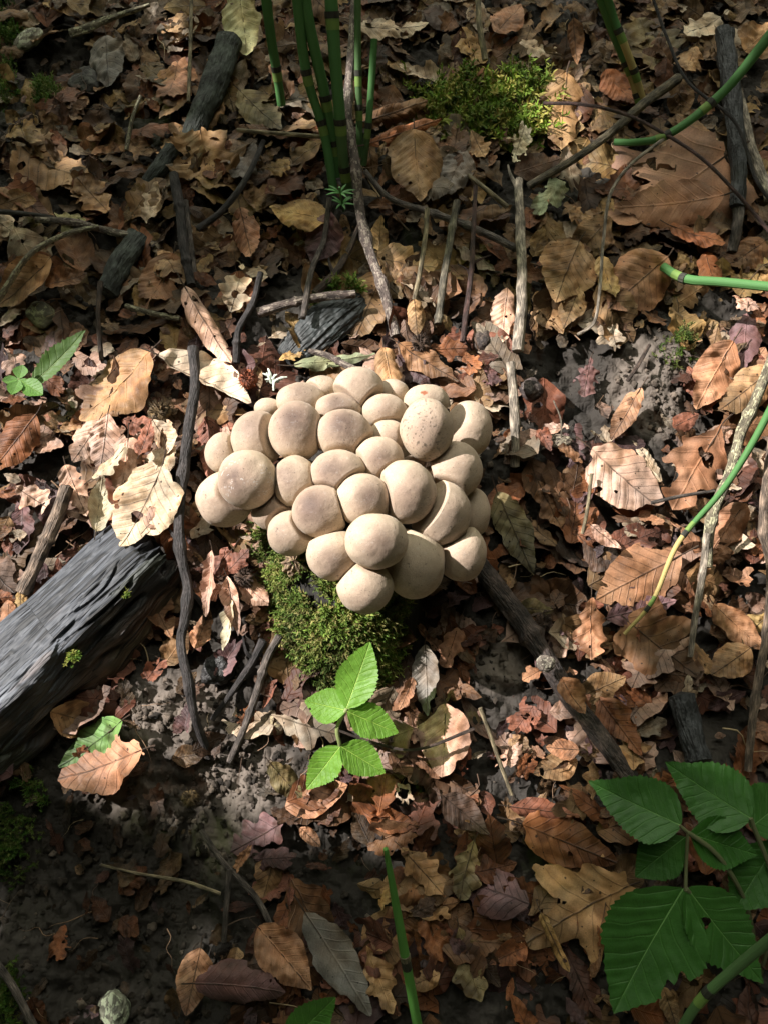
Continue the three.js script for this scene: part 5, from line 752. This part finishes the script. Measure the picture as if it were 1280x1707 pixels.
horsetail('lone green horsetail rising at the bottom of the picture', [[705, 1760, 10], [692, 1690, 34], [676, 1600, 64], [660, 1510, 92], [643, 1415, 122]], [21, 15], [.50], { taper: true, pale: true, mats: [stemBright, stemBright] });
horsetail('dull blurred horsetail crossing the bottom right corner', [[1120, 1740, 60], [1165, 1670, 76], [1230, 1610, 92], [1310, 1545, 112]], [19, 22], [.40], { mats: [stemDark, stemDark] });

// ---------- green plants ----------
function leaflet(parent, name, col, b, t, wpx, lenpx, o, seed, tr = 0.3) {
  const w = wpx / 2 / lenpx, g = blade('green', w, seed, { nx: 44, ny: 64, serr: 22, holes: 0, tear: 0, curl: 0.5, bend: 0.35, crinkle: 0.012, pleat: 0.0022, ...o }), mtx = leafMatrix(b, t, o.roll || 0), spine = g.userData.spine; g.applyMatrix4(mtx);
  const m = part(name, g, greenMat(col, o.rough ?? 0.5, tr), parent), L = b.distanceTo(t), pts = []; for (let k = 0; k <= 5; k++) { const s = spine(0.9 * k / 5); pts.push(new THREE.Vector3(s[0], s[1], s[2] + 0.001).applyMatrix4(mtx)); }
  part('midrib', sweep(pts, q => L * 0.0045 * (1.1 - q), { rs: 6, seg: 16 }), new THREE.MeshStandardMaterial({ color: new THREE.Color().setRGB(col[0] * 1.6 + .02, col[1] * 1.25 + .02, col[2] * 1.5 + .01), roughness: 0.5 }), m, parent); return m;
}
{ // seedling
  const g = [.25, .47, .075], Hh = (x, y, h) => onGround(x, y, h / 1000), t = thing('seedling', 'bright green seedling with five toothed leaflets below the puffballs', 'seedling', Hh(562, 1262, 0));
  const sm2 = new THREE.MeshStandardMaterial({ color: new THREE.Color().setRGB(.2, .24, .09), roughness: 0.5 });
  part('stem', sweep([Hh(560, 1262, 2), Hh(567, 1243, 34), Hh(562, 1215, 40), Hh(578, 1181, 44)], q => 0.0011 * (1.2 - 0.4 * q), { rs: 8, seg: 24 }), sm2, t);
  for (const [bx, by, hb, tx, ty, ht, w, s, o] of [[578, 1181, 44, 617, 1070, 48, 74, 1, { bend: .4, holes: 0 }], [577, 1184, 44, 508, 1168, 40, 60, 2, { holeList: [[-.16, .82, .035]] }], [579, 1186, 44, 664, 1222, 38, 60, 3, {}], [567, 1245, 35, 511, 1316, 28, 54, 4, {}], [568, 1244, 35, 642, 1289, 30, 60, 5, {}]])
    leaflet(t, 'leaflet', g, Hh(bx, by, hb), Hh(tx, ty, ht), w, Math.hypot(tx - bx, ty - by), { serr: 18, ...o }, s + 20, 0.35);
}
{ // bramble
  const g = [.07, .20, .045], Hh = (x, y, h) => onGround(x, y, h / 1000), t = thing('bramble', 'large toothed green bramble leaves in the lower right corner', 'bramble', Hh(1250, 1600, 0)), sm2 = new THREE.MeshStandardMaterial({ color: new THREE.Color().setRGB(.10, .11, .05), roughness: 0.5 });
  for (const [pts, r] of [[[[1265, 1640, 0], [1215, 1545, 40], [1142, 1482, 62]], .0012], [[[1265, 1640, 0], [1240, 1500, 50], [1190, 1420, 66], [1146, 1388, 70]], .0011], [[[1265, 1640, 0], [1290, 1480, 50], [1250, 1364, 66]], .0011], [[[1142, 1482, 62], [1143, 1440, 64], [1146, 1388, 70]], .0008], [[[1146, 1388, 70], [1132, 1376, 71]], .0008]]) part('stem', sweep(pts.map(p => Hh(...p)), () => r, { rs: 7, seg: 20 }), sm2, t);
  for (const [bx, by, hb, tx, ty, ht, w, s, o] of [[1134, 1376, 71, 980, 1302, 66, 116, 1, { belly: .66 }], [1250, 1364, 66, 1108, 1270, 66, 124, 2, { belly: .66 }], [1150, 1390, 68, 1262, 1425, 60, 84, 3, { col: [.06, .19, .035] }], [1142, 1395, 66, 1058, 1462, 56, 82, 4, { belly: 1.1 }], [1138, 1482, 62, 1022, 1690, 52, 190, 5, { belly: .85, holeList: [[-.34, .60, .11], [-.26, .66, .07], [.30, .72, .06]] }], [1146, 1482, 62, 1272, 1640, 52, 124, 6, { holeList: [[.06, .32, .045]], belly: .78 }], [1250, 1380, 60, 1330, 1320, 56, 96, 7, {}], [1300, 1400, 56, 1222, 1520, 52, 110, 8, { belly: 1.1 }]])
    leaflet(t, 'leaflet', o.col || g, Hh(bx, by, hb), Hh(tx, ty, ht), w, Math.hypot(tx - bx, ty - by), { serr: 20, point: .22, curl: .3, bend: .35, pleat: .0035, ...o }, s + 40, 0.25);
}
{ const Hh = (x, y, h) => onGround(x, y, h / 1000), t = thing('green_leaf', 'dull green toothed lance leaf at the left', 'leaf', Hh(48, 645, 14)); leaflet(t, 'blade', [.10, .17, .05], Hh(48, 645, 18), Hh(143, 550, 30), 46, 134, { serr: 16, belly: .95, fold: .2, curl: .6 }, 71, 0.2); }
{
  const Hh = (x, y, h) => onGround(x, y, h / 1000), t = thing('green_sprout', 'small bright green three-leaved sprout at the left edge', 'sprout', Hh(30, 655, 2)); part('stem', sweep([Hh(34, 660, 2), Hh(32, 640, 14), Hh(32, 632, 26)], () => 0.0008, { rs: 6, seg: 10 }), new THREE.MeshStandardMaterial({ color: new THREE.Color().setRGB(.2, .24, .09), roughness: 0.5 }), t);
  for (const [tx, ty, w, s] of [[72, 658, 30, 1], [20, 658, 26, 2], [38, 608, 26, 3], [4, 634, 18, 4]]) leaflet(t, 'leaflet', [.16, .34, .06], Hh(32, 632, 26), Hh(tx, ty, 27), w, Math.hypot(tx - 32, ty - 632), { serr: 0, belly: 1.2, nx: 24, ny: 30 }, s + 90);
}
{ const Hh = (x, y, h) => onGround(x, y, h / 1000), t = thing('green_leaf', 'bright green leaf tip at the bottom edge', 'leaf', Hh(490, 1740, 10)); leaflet(t, 'blade', [.10, .25, .05], Hh(478, 1745, 26), Hh(560, 1662, 36), 66, 117, { belly: .8, serr: 14 }, 75, 0.25); }
{ // whorled needle sprout at the horsetail feet
  const Hh = (x, y, h) => onGround(x, y, h / 1000), t = thing('needle_sprout', 'tiny whorled green sprout at the foot of the horsetails', 'sprout', Hh(570, 350, 6)), m = new THREE.MeshStandardMaterial({ color: new THREE.Color().setRGB(.05, .16, .035), roughness: 0.5 });
  part('stem', sweep([Hh(573, 352, 8), Hh(570, 335, 26), Hh(566, 312, 40)], () => 0.0007, { rs: 6, seg: 10 }), m, t);
  const nd = []; const r = rng(3); for (const [x, y, h] of [[570, 340, 22], [567, 322, 34]]) for (let k = 0; k < 7; k++) { const a = k / 7 * 6.28 + r(), c = Hh(x, y, h), e = c.clone().addScaledVector(AU, Math.cos(a) * 0.010).addScaledVector(AV, Math.sin(a) * 0.006).addScaledVector(AN, 0.002); nd.push(sweep([c, c.clone().lerp(e, .5).addScaledVector(AN, 0.001), e], q => 0.0008 * Math.sin(Math.PI * (0.1 + 0.85 * q)), { rs: 6, seg: 6, flatY: .4 })); }
  part('needles', mergeGeometries(nd), m, t);
}

// ---------- small things ----------
const lumpGeo = (r, seed, a, f, d = 22) => ball(r, d, q => 1 + a * fbm(q.x * f + seed, q.y * f, q.z * f, 4));
const put = (g, px, py, h, s = [1, 1, 1], rot = 0) => { g.scale(...s); g.rotateY(rot); g.rotateX(SLOPE); const p = onGround(px, py, h / 1000); g.translate(p.x, p.y, p.z); return p; };
function stone(label, px, py, r, s, col, h = 3, rough2 = 0.75, a = 0.35) { const g = lumpGeo(r, px, a, 1.5), p = put(g, px, py, h, s, px); solo('stone', g, new THREE.MeshStandardMaterial({ color: new THREE.Color().setRGB(...col), map: blotch, bumpMap: soilBump, bumpScale: 0.0006, roughness: rough2 }), label, 'stone', p); }
stone('small greenish-grey stone at the bottom left', 192, 1682, .0075, [1, .7, 1.2], [.30, .34, .27], 5);
stone('pale greenish stone in the dark upper left corner', 48, 66, .0095, [1.2, .6, .7], [.50, .52, .44], 8);
stone('round olive stone at the left edge under the curled leaf', 67, 525, .008, [1, .7, 1.2], [.20, .20, .13], 6);
stone('dark grey stone in the upper left hollow', 150, 140, .013, [1.1, .6, 1.2], [.085, .085, .085], 4);
stone('olive stone half buried below the seedling', 462, 1205, .006, [1, .7, 1], [.36, .29, .2], 4);
stone('black charcoal lump right of the long dark stick', 362, 1118, .0085, [1, .7, 1], [.03, .03, .034], 6, .5, .6);
stone('purplish nut-like lump beside the lower bleached stick', 884, 648, .0075, [1, .8, 1], [.12, .095, .10], 6);
stone('dark round lump above the right of the cluster', 806, 568, .007, [1, .8, 1], [.07, .05, .045], 7);
{ // beech husks: lumpy cups with bristles
  const m = [barkMat([.50, .13, .05], fibre, 0.0004), barkMat([.16, .09, .055], fibre, 0.0004), barkMat([.30, .19, .08], fibre, 0.0004)];
  [['bristly red-orange beech husk at the upper left of the cluster', 415, 632, .0066, 0, 22], ['brown bristly beech husk left of the moss', 408, 965, .0065, 1, 16], ['open ochre beech husk below the large tan beech leaf', 268, 688, .0078, 2, 14], ['brown bristly husk beside the sunlit orange oak leaf', 905, 1040, .006, 1, 12], ['bristly brown husk above the cluster right of the lichen twig', 700, 575, .0075, 1, 12], ['small ochre husk on the dark soil below the long stick', 318, 1330, .005, 2, 10]].forEach(([label, x, y, r, k, h], i) => {
    const t = thing('beech_husk', label, 'husk', onGround(x, y, h / 1000)), g = ball(r, 18, d => (0.8 + 0.25 * fbm(d.x * 3 + i, d.y * 3, d.z * 3, 3)) * (1 - 0.5 * step(0.75, 1, d.y))), p = put(g, x, y, h, [1, .85, 1.1], i); part('cup', g, m[k], t);
    const rr = rng(i + 11), b = []; for (let q = 0; q < 110; q++) { const d = new THREE.Vector3(rr() - .5, rr() - .35, rr() - .5).normalize(), c = new THREE.ConeGeometry(r * 0.07, r * (0.35 + 0.3 * rr()), 4); c.translate(0, r * 0.92, 0); c.applyQuaternion(new THREE.Quaternion().setFromUnitVectors(new THREE.Vector3(0, 1, 0), d)); c.translate(p.x, p.y, p.z); b.push(c); } part('bristles', mergeGeometries(b), m[k], t);
  });
}
{ // shrivelled old puffball
  const g = ball(.0068, 40, d => 0.85 + 0.16 * Math.sin(Math.atan2(d.x, d.z) * 9 + 2 * noise(d.x * 3, d.y * 3, d.z * 3)) * (1 - 0.5 * Math.abs(d.y)) + 0.12 * fbm(d.x * 3, d.y * 3, d.z * 3)), p = put(g, 492, 940, 36, [1.1, .8, 1.1], 1); solo('shrivelled_puffball', g, barkMat([.34, .25, .17], blotch, 0.0006), 'wrinkled old puffball in the moss under the cluster', 'puffball', p);
}
{ // tiny grey cap
  const t = thing('small_toadstool', 'tiny crumbling grey toadstool right of the cluster', 'toadstool', onGround(932, 735, 6)), m = barkMat([.30, .26, .22], blotch, 0.0006), g = ball(.0065, 24, d => (1 + 0.2 * fbm(d.x * 4, d.y * 4, d.z * 4)) * (d.y < 0 ? 0.75 : 1)); put(g, 932, 736, 12, [1.1, .45, .7]); part('cap', g, m, t); part('stem', sweep(pts3([[935, 735, 14], [934, 700, 20], [922, 668, 14]]), () => 0.0005, { rs: 6, seg: 20 }), m, t);
}
{ // lichen tuft
  const r = rng(8), t = thing('lichen_tuft', 'tiny pale mint lichen tuft beside the red husk', 'lichen', onGround(457, 636, 16)), gs = [];
  for (let k = 0; k < 14; k++) { const c = onGround(457 + (r() - .5) * 10, 636 + (r() - .5) * 8, 0.018), a = r() * 6.3, l = 0.004 + 0.003 * r(), e = c.clone().addScaledVector(AU, Math.cos(a) * l).addScaledVector(AV, Math.sin(a) * l).addScaledVector(AN, 0.003 * r()); gs.push(sweep([c, c.clone().lerp(e, .5).addScaledVector(AN, .001), e], q => 0.0009 * (1 - 0.5 * q), { rs: 6, seg: 8, prof: rough(k, .4) })); }
  part('branches', mergeGeometries(gs), new THREE.MeshStandardMaterial({ color: new THREE.Color().setRGB(.55, .60, .52), roughness: 0.9 }), t);
}
{ // knot fungus on the lower branch
  const g = ball(.0042, 24, d => 1 + 0.12 * Math.sin(d.y * 18) + 0.1 * noise(d.x * 4, d.y * 4, d.z * 4)), p = put(g, 909, 1106, 30, [1.1, .6, 1]); solo('bracket_fungus', g, barkMat([.30, .27, .25], blotch, 0.0005), 'small grey button fungus on the thick lower branch', 'fungus', p);
}
{ // dark bark chunk behind the cluster
  const A = pts3([[480, 600, 6], [540, 545, 10], [600, 500, 6]]), t = thing('bark_chunk', 'blue-black chunk of rotten bark above the cluster', 'bark', A[0].clone()); part('bark', sweep(A, q => 0.013 * Math.pow(Math.sin(Math.PI * (0.12 + 0.76 * q)), .5), { rs: 90, seg: 90, flatY: .55, prof: (p, t2) => 1 + 0.16 * (1 - Math.abs(noise(Math.cos(p) * 7, Math.sin(p) * 7, t2 * 3))) + 0.05 * noise(Math.cos(p) * 18, Math.sin(p) * 18, t2 * 9) }), barkMat([.05, .06, .062], fibre, 0.0015, 0.6), t);
}
renderer.render(scene, camera);
